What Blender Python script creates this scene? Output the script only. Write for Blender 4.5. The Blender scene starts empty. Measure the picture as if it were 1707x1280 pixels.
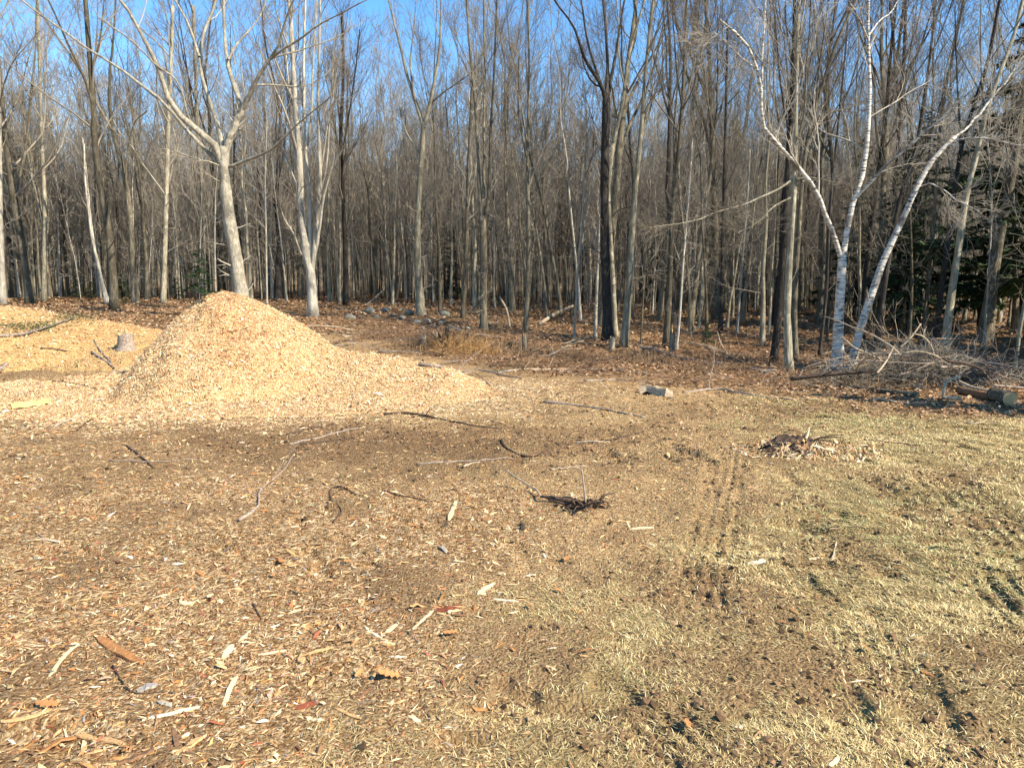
import bpy, math, random
import numpy as np
from mathutils import Vector

SC = bpy.context.scene
COL = SC.collection
R = math.radians
rng = np.random.default_rng(11)
random.seed(5)

# ------------------------------------------------------------------ camera
CAMZ = 1.7
PITCH = R(7.55)
FPX = 1282.0                       # focal length in pixels of the 1707 px wide photograph
cd = bpy.data.cameras.new('camera')
cam = bpy.data.objects.new('camera', cd)
COL.objects.link(cam)
cam.location = (0, 0, CAMZ)
cam.rotation_euler = (R(90) - PITCH, 0, 0)
cd.sensor_width = 36
cd.lens = 36 * FPX / 1707
cd.clip_start = 0.05
cd.clip_end = 2000
SC.camera = cam

# ------------------------------------------------------------------ sky and sun
SUN_EL, SUN_DIR = 40.0, (0.85, -0.53)          # towards the sun on the ground plane
w = bpy.data.worlds.new('World')
SC.world = w
w.use_nodes = True
nt = w.node_tree
nt.nodes.clear()
sky = nt.nodes.new('ShaderNodeTexSky')
sky.sky_type = 'NISHITA'
sky.sun_disc = False
sky.sun_elevation = R(SUN_EL)
sky.sun_rotation = math.atan2(SUN_DIR[0], SUN_DIR[1])
sky.air_density = 1.0
sky.dust_density = 0.0
sky.ozone_density = 2.6
bg = nt.nodes.new('ShaderNodeBackground')
bg.inputs['Strength'].default_value = 0.13
wo = nt.nodes.new('ShaderNodeOutputWorld')
hs = nt.nodes.new('ShaderNodeHueSaturation')
hs.inputs['Saturation'].default_value = 1.28
nt.links.new(sky.outputs[0], hs.inputs['Color'])
nt.links.new(hs.outputs[0], bg.inputs[0])
nt.links.new(bg.outputs[0], wo.inputs[0])
sl = bpy.data.lights.new('sun', 'SUN')
sl.energy = 5.0
sl.angle = R(0.53)
sl.color = (1.0, 0.90, 0.75)
so = bpy.data.objects.new('sun', sl)
COL.objects.link(so)
ce = math.cos(R(SUN_EL))
sd = Vector((SUN_DIR[0] * ce, SUN_DIR[1] * ce, math.sin(R(SUN_EL))))
so.rotation_euler = sd.to_track_quat('Z', 'Y').to_euler()
so.location = (20, -20, 30)
SC.view_settings.view_transform = 'Standard'
SC.view_settings.look = 'None'
SC.view_settings.gamma = 1
SC.view_settings.exposure = 1.18
SC.view_settings.use_curve_mapping = False


# ------------------------------------------------------------------ helpers
def tag(o, label=None, cat=None, group=None, kind=None):
    if label: o['label'] = label
    if cat: o['category'] = cat
    if group: o['group'] = group
    if kind: o['kind'] = kind
    return o


def empty(name, loc=(0, 0, 0)):
    o = bpy.data.objects.new(name, None)
    COL.objects.link(o)
    o.location = loc
    o.empty_display_size = 0.2
    return o


def link(name, me, parent=None, loc=None):
    o = bpy.data.objects.new(name, me)
    COL.objects.link(o)
    if parent: o.parent = parent
    if loc is not None: o.location = loc
    return o


def copy_tree(o, parent=None):
    c = o.copy()
    COL.objects.link(c)
    if parent: c.parent = parent
    for ch in list(o.children):
        copy_tree(ch, c)
    return c


def make_mesh(name, V, faces, mat=None, smooth=True, col=None, zone=None):
    """V (n,3); faces: list of int arrays (m,3) or (m,4)"""
    me = bpy.data.meshes.new(name)
    V = np.ascontiguousarray(V, dtype=np.float32)
    me.vertices.add(len(V))
    me.vertices.foreach_set('co', V.ravel())
    faces = [f for f in faces if f is not None and len(f)]
    loops = np.concatenate([f.ravel() for f in faces]).astype(np.int32)
    tot = np.concatenate([np.full(len(f), f.shape[1], np.int32) for f in faces])
    start = np.concatenate([[0], np.cumsum(tot)[:-1]]).astype(np.int32)
    me.loops.add(len(loops))
    me.loops.foreach_set('vertex_index', loops)
    me.polygons.add(len(tot))
    me.polygons.foreach_set('loop_start', start)
    me.polygons.foreach_set('loop_total', tot)
    me.polygons.foreach_set('use_smooth', np.full(len(tot), bool(smooth)))
    for nm, arr in (('col', col), ('zone', zone)):
        if arr is not None:
            a = me.attributes.new(nm, 'FLOAT_COLOR', 'POINT')
            c4 = np.ones((len(V), 4), np.float32)
            c4[:, :arr.shape[1]] = arr
            a.data.foreach_set('color', c4.ravel())
    me.update(calc_edges=True)
    if mat: me.materials.append(mat)
    return me


class Geo:
    def __init__(s):
        s.V, s.F4, s.F3, s.C, s.n = [], [], [], [], 0

    def add(s, V, F4=None, F3=None, C=None):
        V = np.asarray(V, float).reshape(-1, 3)
        if F4 is not None and len(F4): s.F4.append(np.asarray(F4, np.int64) + s.n)
        if F3 is not None and len(F3): s.F3.append(np.asarray(F3, np.int64) + s.n)
        s.V.append(V)
        if C is not None: s.C.append(np.broadcast_to(np.asarray(C, float), (len(V), 3)))
        s.n += len(V)
        return s

    def mesh(s, name, mat, smooth=True):
        V = np.concatenate(s.V)
        f = []
        if s.F4: f.append(np.concatenate(s.F4))
        if s.F3: f.append(np.concatenate(s.F3))
        c = np.concatenate(s.C) if s.C and sum(map(len, s.C)) == len(V) else None
        return make_mesh(name, V, f, mat, smooth, col=c)

    def obj(s, name, mat, parent=None, smooth=True, loc=None):
        return link(name, s.mesh(name, mat, smooth), parent, loc)


def norm(a):
    return a / np.maximum(np.linalg.norm(a, axis=-1, keepdims=True), 1e-9)


def tube(geo, paths, radii, sides, C=None, caps=False, rough=0.0, rg=None):
    paths = np.asarray(paths, float)
    radii = np.asarray(radii, float)
    if paths.ndim == 2:
        paths, radii = paths[None], radii[None]
    N, P, _ = paths.shape
    if N == 0: return
    t = norm(np.gradient(paths, axis=1))
    m = np.abs(paths[:, -1] - paths[:, 0])
    ref = np.zeros((N, 3))
    ref[np.arange(N), np.argmin(m, axis=1)] = 1
    u = norm(np.cross(t, ref[:, None, :]))
    v = np.cross(t, u)
    a = 2 * math.pi * np.arange(sides) / sides
    rr = radii[:, :, None, None] * np.ones((1, 1, sides, 1))
    if rough:
        rr = rr * (1 + rough * (rg or rng).normal(size=rr.shape))
    V = paths[:, :, None, :] + rr * (np.cos(a)[:, None] * u[:, :, None, :] + np.sin(a)[:, None] * v[:, :, None, :])
    i = np.arange(N * P * sides).reshape(N, P, sides)
    j = np.roll(i, -1, axis=2)
    F = np.stack([i[:, :-1], i[:, 1:], j[:, 1:], j[:, :-1]], axis=-1).reshape(-1, 4)
    F3 = None
    V = V.reshape(-1, 3)
    if caps:
        c0 = np.arange(N) * 2 + N * P * sides
        V = np.concatenate([V, np.stack([paths[:, 0], paths[:, -1]], 1).reshape(-1, 3)])
        A = np.stack([np.broadcast_to(c0[:, None], (N, sides)), i[:, 0], j[:, 0]], -1).reshape(-1, 3)
        B = np.stack([np.broadcast_to(c0[:, None] + 1, (N, sides)), j[:, -1], i[:, -1]], -1).reshape(-1, 3)
        F3 = np.concatenate([A, B])
    geo.add(V, F, F3, C)


def spline(pts, n):
    """Catmull-Rom through rows of pts (any width), n samples"""
    p = np.asarray(pts, float)
    if len(p) == 1: return np.repeat(p, n, 0)
    p = np.vstack([2 * p[0] - p[1], p, 2 * p[-1] - p[-2]])
    seg = np.linalg.norm(np.diff(p[1:-1, :3], axis=0), axis=1)
    cum = np.concatenate([[0], np.cumsum(seg)]) / max(seg.sum(), 1e-9)
    s = np.linspace(0, 1, n)
    k = np.clip(np.searchsorted(cum, s, side='right') - 1, 0, len(seg) - 1)
    t = ((s - cum[k]) / np.maximum(cum[k + 1] - cum[k], 1e-9))[:, None]
    a, b, c, d = p[k], p[k + 1], p[k + 2], p[k + 3]
    return 0.5 * (2 * b + (c - a) * t + (2 * a - 5 * b + 4 * c - d) * t ** 2 + (3 * b - a - 3 * c + d) * t ** 3)


def hash2(ix, iy, seed):
    n = (ix * 374761393 + iy * 668265263 + seed * 974634413) & 0xffffffff
    n = ((n ^ (n >> 13)) * 1274126177) & 0xffffffff
    return ((n ^ (n >> 16)) & 0xffff) / 65535.0


def vnoise(x, y, seed=0):
    x = np.asarray(x, float); y = np.asarray(y, float)
    ix = np.floor(x).astype(np.int64); iy = np.floor(y).astype(np.int64)
    fx = x - ix; fy = y - iy
    fx = fx * fx * (3 - 2 * fx); fy = fy * fy * (3 - 2 * fy)
    a = hash2(ix, iy, seed); b = hash2(ix + 1, iy, seed)
    c = hash2(ix, iy + 1, seed); d = hash2(ix + 1, iy + 1, seed)
    return (a + (b - a) * fx) * (1 - fy) + (c + (d - c) * fx) * fy


def fbm(x, y, seed=0, o=3):
    s = 0; a = 1; t = 0
    for k in range(o):
        s = s + a * vnoise(x * 2 ** k + 13.7 * k, y * 2 ** k - 7.1 * k, seed + k)
        t += a; a *= 0.5
    return s / t


def sstep(a, b, x):
    t = np.clip((x - a) / (b - a), 0, 1)
    return t * t * (3 - 2 * t)


# ------------------------------------------------------------------ terrain
PEAK = (-4.75, 12.7)


def chip_pile_h(x, y):
    n = fbm(x * 1.3, y * 1.3, 40) - .5
    dx, dy = x - PEAK[0], y - PEAK[1]
    th = np.arctan2(dy, dx)
    rx = np.where(dx < 0, 1.5, 2.4)
    ry = np.where(dy < 0, 2.5, 2.4)
    rr = np.sqrt((dx / rx) ** 2 + (dy / ry) ** 2) * (1 + .16 * n)
    c1 = 1.44 * np.clip(1 - (np.sqrt(rr ** 2 + .11) - .33) / .72, 0, 1)
    # long tail towards the middle of the clearing
    tx = np.clip((x + 4.4) / 3.2, 0, 1)
    px = -4.4 + tx * 3.2
    py = 12.5 - .1 * tx
    d = np.sqrt(((x - px) / .85) ** 2 + ((y - py) / np.where(y < py, 1.75, 1.0)) ** 2) * (1 + .25 * n)
    c2 = (.74 - .38 * tx) * np.clip(1 - d, 0, 1) ** 1.35
    h = (np.maximum(c1, 0) ** 3 + c2 ** 3) ** (1 / 3)
    sp = np.sqrt((dx / 5.1) ** 2 + ((dy + .9) / 3.0) ** 2) * (1 + .3 * n)
    h = h + .07 * sstep(1.0, .35, sp)
    return h + sstep(.06, .3, h) * (.10 * (fbm(x * 2.2, y * 2.2, 44) - .5) + .04 * (fbm(x * 7, y * 7, 45, 2) - .5))


def low_pile_h(x, y):
    n = fbm(x * .9, y * .9, 50) - .5
    d = np.sqrt(((x + 11.6) / 4.5) ** 2 + ((y - 16.4) / 2.9) ** 2) * (1 + .2 * n)
    h = 1.05 * np.clip(1 - d, 0, 1) ** .8
    d2 = np.sqrt(((x + 7.5) / 2.6) ** 2 + ((y - 15.6) / 1.8) ** 2) * (1 + .2 * n)
    h2 = .28 * np.clip(1 - d2, 0, 1)
    return np.maximum(h, h2) + np.where(h + h2 > .03, .05 * (fbm(x * 3, y * 3, 51) - .5), 0)


RUTS = []   # (x0,y0,x1,y1,halfwidth,depth,ribs)


def ground_h(x, y, fine=True):
    x = np.asarray(x, float); y = np.asarray(y, float)
    s = sstep(-.3, .3, x / np.maximum(y, 1))
    y0 = 13 + 4.5 * s
    A = 1.3 - .35 * s
    z = A * (1 - np.exp(-np.maximum(0, y - y0) / 14))
    z = z + 10 * sstep(85, 260, y) + .35 * (fbm(x * .06, y * .06, 8, 2) - .5) * sstep(18, 40, y)
    if not fine: return z
    near = sstep(40, 14, np.hypot(x, y))
    z = z + (.07 * (fbm(x * .7, y * .7, 1) - .5) + .035 * (fbm(x * 3, y * 3, 2) - .5)) * (.4 + .6 * near)
    soil = sstep(.45, .62, fbm(x * 1.1, y * 1.1, 77))
    z = z + near * (.018 + .018 * soil) * (fbm(x * 11, y * 11, 3, 2) - .5)
    z = z - near * .04 * sstep(.60, .74, fbm(x * 4.5, y * 4.5, 12, 2)) * sstep(.42, .62, fbm(x * .8, y * .8, 14))
    far = sstep(11, 18, y)
    z = z + far * .16 * (fbm(x * 1.2, y * 1.2, 6) - .5)
    for (x0, y0_, x1, y1, hw, dep, ribs) in RUTS:
        L = math.hypot(x1 - x0, y1 - y0_)
        ux, uy = (x1 - x0) / L, (y1 - y0_) / L
        t = (x - x0) * ux + (y - y0_) * uy
        q = -(x - x0) * uy + (y - y0_) * ux
        m = sstep(hw * 1.25, hw * .8, np.abs(q) + .03 * (fbm(x * 9, y * 9, 5) - .5)) * sstep(-.12, .06, t) * sstep(L + .12, L - .06, t)
        f = dep * m
        if ribs:
            f = f * (.25 + .75 * sstep(.35, .65, .5 + .5 * np.sin(q / ribs * 2 * math.pi)))
        z = z - f + .25 * dep * sstep(hw * .9, hw * 1.25, np.abs(q)) * sstep(hw * 2, hw * 1.3, np.abs(q)) * sstep(-.1, .1, t) * sstep(L + .1, L - .1, t)
    return z


def surf_h(x, y):
    return ground_h(x, y) + np.maximum(0, chip_pile_h(x, y)) * 1.0 + np.maximum(0, low_pile_h(x, y))


CP, SP = math.cos(PITCH), math.sin(PITCH)


def ray(px, py):
    a, b = (px - 853.5) / FPX, (640 - py) / FPX
    return np.array([a, CP + b * SP, -SP + b * CP])


_T = np.concatenate([np.linspace(1.5, 22, 700), np.geomspace(22.05, 130, 300)])


def at(px, py, piles=True):
    """the point of the ground that shows at a pixel of the photograph"""
    d = ray(px, py)
    P = d[None] * _T[:, None]
    hf = surf_h if piles else ground_h
    z = P[:, 2] + CAMZ - hf(P[:, 0], P[:, 1])
    k = np.argmax(z < 0)
    if z[k] >= 0: k = len(_T) - 1
    t0, t1 = _T[max(k - 1, 0)], _T[k]
    z0, z1 = z[max(k - 1, 0)], z[k]
    t = t0 + (t1 - t0) * (z0 / (z0 - z1) if z0 != z1 else 0)
    p = d * t
    return np.array([p[0], p[1], float(hf(p[0], p[1]))])


def on(px, py, Y):
    d = ray(px, py)
    p = d * (Y / d[1])
    return np.array([p[0], p[1], p[2] + CAMZ])


def gp(px, py):
    """ground point with plain flat ground, for the ruts that shape the ground itself"""
    d = ray(px, py)
    p = d * (CAMZ / -d[2])
    return p[0], p[1]


for (a, b, c, d, hw, dep, ribs) in [
    (1112, 741, 1182, 769, .09, .09, 0), (1006, 748, 1036, 770, .07, .07, 0),
    (1208, 765, 1200, 810, .16, .035, .08), (1560, 795, 1612, 838, .22, .06, .10), (1470, 800, 1530, 840, .16, .035, .09),
    (1640, 850, 1712, 915, .2, .05, .10), (1590, 930, 1660, 1010, .12, .05, 0), (1150, 930, 1185, 1020, .12, .03, .07),
    (1095, 1185, 1150, 1240, .15, .045, .08), (1335, 960, 1365, 990, .07, .06, 0), (1395, 1150, 1420, 1200, .09, .05, 0),
    (1520, 1120, 1560, 1230, .1, .045, 0), (1640, 960, 1710, 1050, .14, .04, .09), (1080, 1235, 1110, 1285, .07, .05, 0),
    (1222, 760, 1165, 1010, .17, .03, .085), (1600, 800, 1720, 990, .2, .028, .095), (1330, 830, 1480, 1150, .14, .02, .08)]:
    x0, y0 = gp(a, b); x1, y1 = gp(c, d)
    if ribs: dep *= 1.05
    RUTS.append((x0, y0, x1, y1, hw, dep * .5, ribs))

_LX = np.array([0, 250, 480, 700, 850, 1050, 1300, 1500, 1707])
_LY = np.array([540, 548, 552, 600, 618, 632, 655, 680, 695])
_L = [gp(a, b) for a, b in zip(_LX, _LY)]
_LU = np.array([p[0] / p[1] for p in _L]); _LD = np.array([min(p[1], 19) for p in _L])


def zones(x, y):
    """how much of chips, grass, bare dark soil and leaf litter covers the ground"""
    n1 = fbm(x * .8, y * .8, 20) - .5
    n2 = fbm(x * 2.6, y * 2.6, 24) - .5
    u = x / np.maximum(y, .5)
    yl = np.interp(u, _LU, _LD)
    lit = sstep(-.9, .9, y - yl + 2.4 * n1 + 1.2 * n2)
    xb = np.interp(y, [2.3, 3.3, 4, 5, 6.5, 9.4, 14], [-.45, -.05, .4, 1.3, 2.4, 3.2, 4.2])
    gr = sstep(-.8, .9, x - xb + 1.0 * n1 + .8 * n2) * (1 - lit)
    xc = np.interp(y, [2.3, 3, 4.7, 6, 7.5, 10], [-.55, -.45, -.2, .4, -1.9, -2.3])
    ch = sstep(.7, -.55, x - xc + 1.2 * n1 + .9 * n2) * (1 - lit)
    dp = np.zeros_like(x)
    for (cx, cy, rx, ry, k) in [(-1.25, 8.0, 2.6, 1.3, 1.0), (.6, 8.4, 1.4, .8, .7), (-2.6, 7.2, 1.7, .8, .6), (0.05, 3.35, .35, .4, .8),
                                (1.0, 4.25, .55, .4, .95), (1.15, 3.15, .5, .35, .95), (.55, 2.75, .4, .3, .8), (2.0, 4.6, .4, .4, .7),
                                (3.1, 5.4, .5, .5, .8), (3.7, 6.7, .7, .35, .8), (2.2, 3.3, .4, .3, .7), (1.75, 2.6, .35, .4, .7),
                                (5.2, 10.2, 3.5, .7, .7), (-1.9, 3.1, .25, .2, .4), (2.7, 7.2, .5, .4, .4), (-2.55, 4.6, .3, .2, .7)]:
        d = np.sqrt(((x - cx) / rx) ** 2 + ((y - cy) / ry) ** 2) + 1.1 * n2 + .5 * n1
        dp = np.maximum(dp, (k if cy > 6.8 else k * .72) * sstep(1.4, .4, d))
    dp = np.maximum(dp, .6 * sstep(.60, .74, fbm(x * 1.6, y * 1.6, 61)) * (1 - lit))
    ch = np.clip(ch - .75 * dp * sstep(5.5, 6.5, y), 0, 1)
    pile = sstep(.0, .06, chip_pile_h(x, y))
    pl = sstep(.0, .06, low_pile_h(x, y))
    yl2 = np.clip(sstep(-2.6, -5, x) * sstep(8, 9.6, y) * sstep(19, 16, y), 0, 1)
    ch = np.maximum(ch, np.maximum(np.maximum(pile, pl), yl2))
    lit = lit * (1 - pile) * (1 - pl) * (1 - yl2)
    dp = dp * (1 - pile) * (1 - pl)
    return ch, gr * (1 - dp * .8), dp, lit


# ------------------------------------------------------------------ materials
class NT:
    def __init__(s, name):
        s.m = bpy.data.materials.new(name)
        s.m.use_nodes = True
        s.t = s.m.node_tree
        s.t.nodes.clear()
        s.out = s.n('ShaderNodeOutputMaterial')
        s.b = s.n('ShaderNodeBsdfPrincipled')
        s.b.inputs['Roughness'].default_value = .9
        s.b.inputs['Specular IOR Level'].default_value = .15
        s.l(s.b.outputs[0], s.out.inputs[0])

    def n(s, t, **k):
        nd = s.t.nodes.new(t)
        for a, b in k.items(): setattr(nd, a, b)
        return nd

    def l(s, a, b): s.t.links.new(a, b)

    def val(s, sock, v):
        if hasattr(v, 'links') or hasattr(v, 'is_linked'): s.l(v, sock)
        else: sock.default_value = v

    def coord(s, kind='Object', scale=(1, 1, 1)):
        tc = s.n('ShaderNodeTexCoord')
        mp = s.n('ShaderNodeMapping')
        mp.inputs['Scale'].default_value = scale
        s.l(tc.outputs[kind], mp.inputs[0])
        return mp.outputs[0]

    def noise(s, vec, scale, detail=4, rough=.6):
        nd = s.n('ShaderNodeTexNoise')
        s.l(vec, nd.inputs['Vector'])
        nd.inputs['Scale'].default_value = scale
        nd.inputs['Detail'].default_value = detail
        nd.inputs['Roughness'].default_value = rough
        return nd.outputs['Fac']

    def voro(s, vec, scale, rnd=1.0):
        nd = s.n('ShaderNodeTexVoronoi')
        s.l(vec, nd.inputs['Vector'])
        nd.inputs['Scale'].default_value = scale
        nd.inputs['Randomness'].default_value = rnd
        return nd

    def ramp(s, fac, stops, interp='LINEAR'):
        nd = s.n('ShaderNodeValToRGB')
        nd.color_ramp.interpolation = interp
        e = nd.color_ramp.elements
        while len(e) < len(stops): e.new(.5)
        for el, (p, c) in zip(e, stops):
            el.position = p
            el.color = (*c, 1) if len(c) == 3 else c
        s.l(fac, nd.inputs[0])
        return nd.outputs[0]

    def mix(s, fac, a, b, mode='MIX'):
        nd = s.n('ShaderNodeMix', data_type='RGBA', blend_type=mode)
        s.val(nd.inputs[0], fac)
        for sk, v in ((nd.inputs[6], a), (nd.inputs[7], b)):
            if isinstance(v, tuple): sk.default_value = (*v, 1) if len(v) == 3 else v
            else: s.l(v, sk)
        return nd.outputs[2]

    def math(s, op, a, b=0.0):
        nd = s.n('ShaderNodeMath', operation=op)
        s.val(nd.inputs[0], a); s.val(nd.inputs[1], b)
        return nd.outputs[0]

    def rand(s, lo, hi):
        oi = s.n('ShaderNodeObjectInfo')
        mr = s.n('ShaderNodeMapRange')
        s.l(oi.outputs['Random'], mr.inputs[0])
        mr.inputs[3].default_value = lo
        mr.inputs[4].default_value = hi
        return mr.outputs[0]

    def scale(s, colr, fac):
        nd = s.n('ShaderNodeVectorMath', operation='SCALE')
        s.l(colr, nd.inputs[0])
        s.val(nd.inputs['Scale'], fac)
        return nd.outputs[0]

    def bump(s, h, strength=.5, dist=.02):
        b = s.n('ShaderNodeBump')
        b.inputs['Strength'].default_value = strength
        b.inputs['Distance'].default_value = dist
        s.l(h, b.inputs['Height'])
        s.l(b.outputs[0], s.b.inputs['Normal'])

    def base(s, c): s.val(s.b.inputs['Base Color'], c)


def bark(name, dark, mid, light, lo=.5, hi=1.3, st=.16, sc=26):
    m = NT(name)
    v = m.coord('Object', (1, 1, st))
    n1 = m.noise(v, sc, 5, .7)
    c = m.ramp(n1, [(.3, dark), (.5, mid), (.72, light)])
    v2 = m.coord('Object', (1, 1, .6))
    n2 = m.noise(v2, 3.2, 4, .65)
    c = m.mix(m.ramp(n2, [(.45, (0, 0, 0)), (.62, (1, 1, 1))]), c, tuple(x * .62 for x in mid))
    n3 = m.noise(v2, 9, 3, .6)
    c = m.mix(m.ramp(n3, [(.58, (0, 0, 0)), (.68, (.6, .6, .6))]), c, light)
    m.base(m.scale(c, m.rand(lo, hi)))
    m.bump(m.math('ADD', n1, m.math('MULTIPLY', n3, .5)), 1.0, .03)
    return m.m


M = {}
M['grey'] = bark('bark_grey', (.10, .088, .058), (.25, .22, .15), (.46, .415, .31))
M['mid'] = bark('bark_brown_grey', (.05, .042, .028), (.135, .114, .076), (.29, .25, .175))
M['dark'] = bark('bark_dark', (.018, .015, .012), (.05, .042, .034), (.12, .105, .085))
M['pale'] = bark('bark_pale', (.24, .21, .155), (.44, .395, .305), (.62, .56, .45), .8, 1.1, sc=14)
M['pole'] = bark('bark_pole', (.24, .215, .16), (.44, .395, .31), (.60, .55, .45), .65, 1.15, sc=14)
M['maple'] = bark('bark_maple', (.16, .14, .10), (.31, .275, .20), (.50, .46, .37), .98, 1.02, sc=18, st=.4)


def twigmat(name, c, lo, hi):
    m = NT(name)
    v = m.coord('Object')
    n = m.noise(v, 1.3, 2)
    cc = m.ramp(n, [(.3, tuple(x * .7 for x in c)), (.7, tuple(x * 1.25 for x in c))])
    m.base(m.scale(cc, m.rand(lo, hi)))
    return m.m


M['twig'] = twigmat('twig_grey', (.21, .18, .135), .75, 1.3)
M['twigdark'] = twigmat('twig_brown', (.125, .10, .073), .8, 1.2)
M['twigpale'] = twigmat('twig_pale', (.31, .27, .21), .85, 1.15)


def birchmat():
    m = NT('bark_birch')
    v = m.coord('Object', (1, 1, 5))
    n = m.noise(v, 7, 4, .6)
    c = m.ramp(n, [(.37, (.05, .045, .04)), (.45, (.38, .345, .29)), (.60, (.63, .585, .50))])
    n2 = m.noise(m.coord('Object'), 3, 3)
    c = m.mix(m.ramp(n2, [(.55, (0, 0, 0)), (.66, (.9, .9, .9))]), c, (.13, .112, .095))
    m.base(c)
    m.bump(n, .3, .01)
    return m.m


M['slash'] = twigmat('slash_brown', (.24, .145, .08), .9, 1.1)
M['birch'] = birchmat()


def colmat(name, rough=.85, grain=120, amt=.35, trans=0.0):
    m = NT(name)
    a = m.n('ShaderNodeAttribute', attribute_name='col')
    n = m.noise(m.coord('Object'), grain, 2)
    c = m.scale(a.outputs['Color'], m.ramp(n, [(.3, (1 - amt,) * 3), (.7, (1 + amt * .6,) * 3)]))
    m.base(c)
    m.b.inputs['Roughness'].default_value = rough
    return m.m


M['chips'] = colmat('loose_chips')
M['blades'] = colmat('dry_blades', .7, 30, .15)
M['leaves'] = colmat('dead_leaves', .7, 60, .2)
M['clods'] = colmat('soil_crumbs', 1, 60, .3)


def woodmat(name, c, var=.3, grain=(60, 60, 8), lo=.85, hi=1.12):
    m = NT(name)
    n = m.noise(m.coord('Object', grain), 1.0, 4, .6)
    cc = m.ramp(n, [(.3, tuple(x * (1 - var) for x in c)), (.7, tuple(min(x * (1 + var), .9) for x in c))])
    m.base(m.scale(cc, m.rand(lo, hi)))
    m.bump(n, .4, .004)
    return m.m


M['w_pale'] = woodmat('wood_pale', (.60, .46, .27), .18)
M['w_white'] = woodmat('wood_white', (.62, .51, .35), .2)
M['w_tan'] = woodmat('wood_tan', (.50, .30, .13), .25)
M['w_orange'] = woodmat('bark_orange', (.36, .165, .06), .35)
M['w_brown'] = woodmat('bark_chip_brown', (.19, .105, .055), .4)
M['w_red'] = woodmat('bark_chip_red', (.20, .06, .03), .4)
M['w_grey'] = woodmat('bark_chip_grey', (.27, .24, .20), .3)
M['w_yellow'] = woodmat('wood_yellow', (.60, .44, .17), .3)
M['stick_grey'] = woodmat('stick_grey', (.24, .19, .145), .5, (25, 25, 25))
M['stick_dark'] = woodmat('stick_dark', (.075, .05, .035), .5, (25, 25, 25))
M['stick_pale'] = woodmat('stick_pale', (.33, .26, .175), .4, (25, 25, 25))
M['leaf_o'] = woodmat('oak_leaf_orange', (.40, .19, .07), .2, (20, 20, 20))


def endmat():
    m = NT('cut_wood')
    w = m.n('ShaderNodeTexWave', wave_type='RINGS', rings_direction='SPHERICAL')
    m.l(m.coord('Object'), w.inputs[0])
    w.inputs['Scale'].default_value = 12
    w.inputs['Distortion'].default_value = 2.5
    m.base(m.ramp(w.outputs['Fac'], [(.2, (.36, .24, .115)), (.8, (.47, .32, .16))]))
    return m.m


M['cut'] = endmat()


def rockmat():
    m = NT('field_stone')
    v = m.coord('Object')
    n = m.noise(v, 9, 6, .7)
    c = m.ramp(n, [(.3, (.11, .10, .085)), (.55, (.24, .225, .19)), (.75, (.42, .39, .34))])
    n2 = m.noise(v, 3, 3)
    c = m.mix(m.ramp(n2, [(.5, (0, 0, 0)), (.62, (.6, .6, .6))]), c, (.13, .14, .085))
    m.base(m.scale(c, m.rand(.7, 1.2)))
    m.bump(n, .8, .04)
    return m.m


M['rock'] = rockmat()


def needlemat():
    m = NT('conifer_needles')
    n = m.noise(m.coord('Object'), 4, 3)
    c = m.ramp(n, [(.3, (.022, .042, .018)), (.7, (.06, .09, .035))])
    m.base(m.scale(c, m.rand(.8, 1.2)))
    return m.m


M['needle'] = needlemat()


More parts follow.
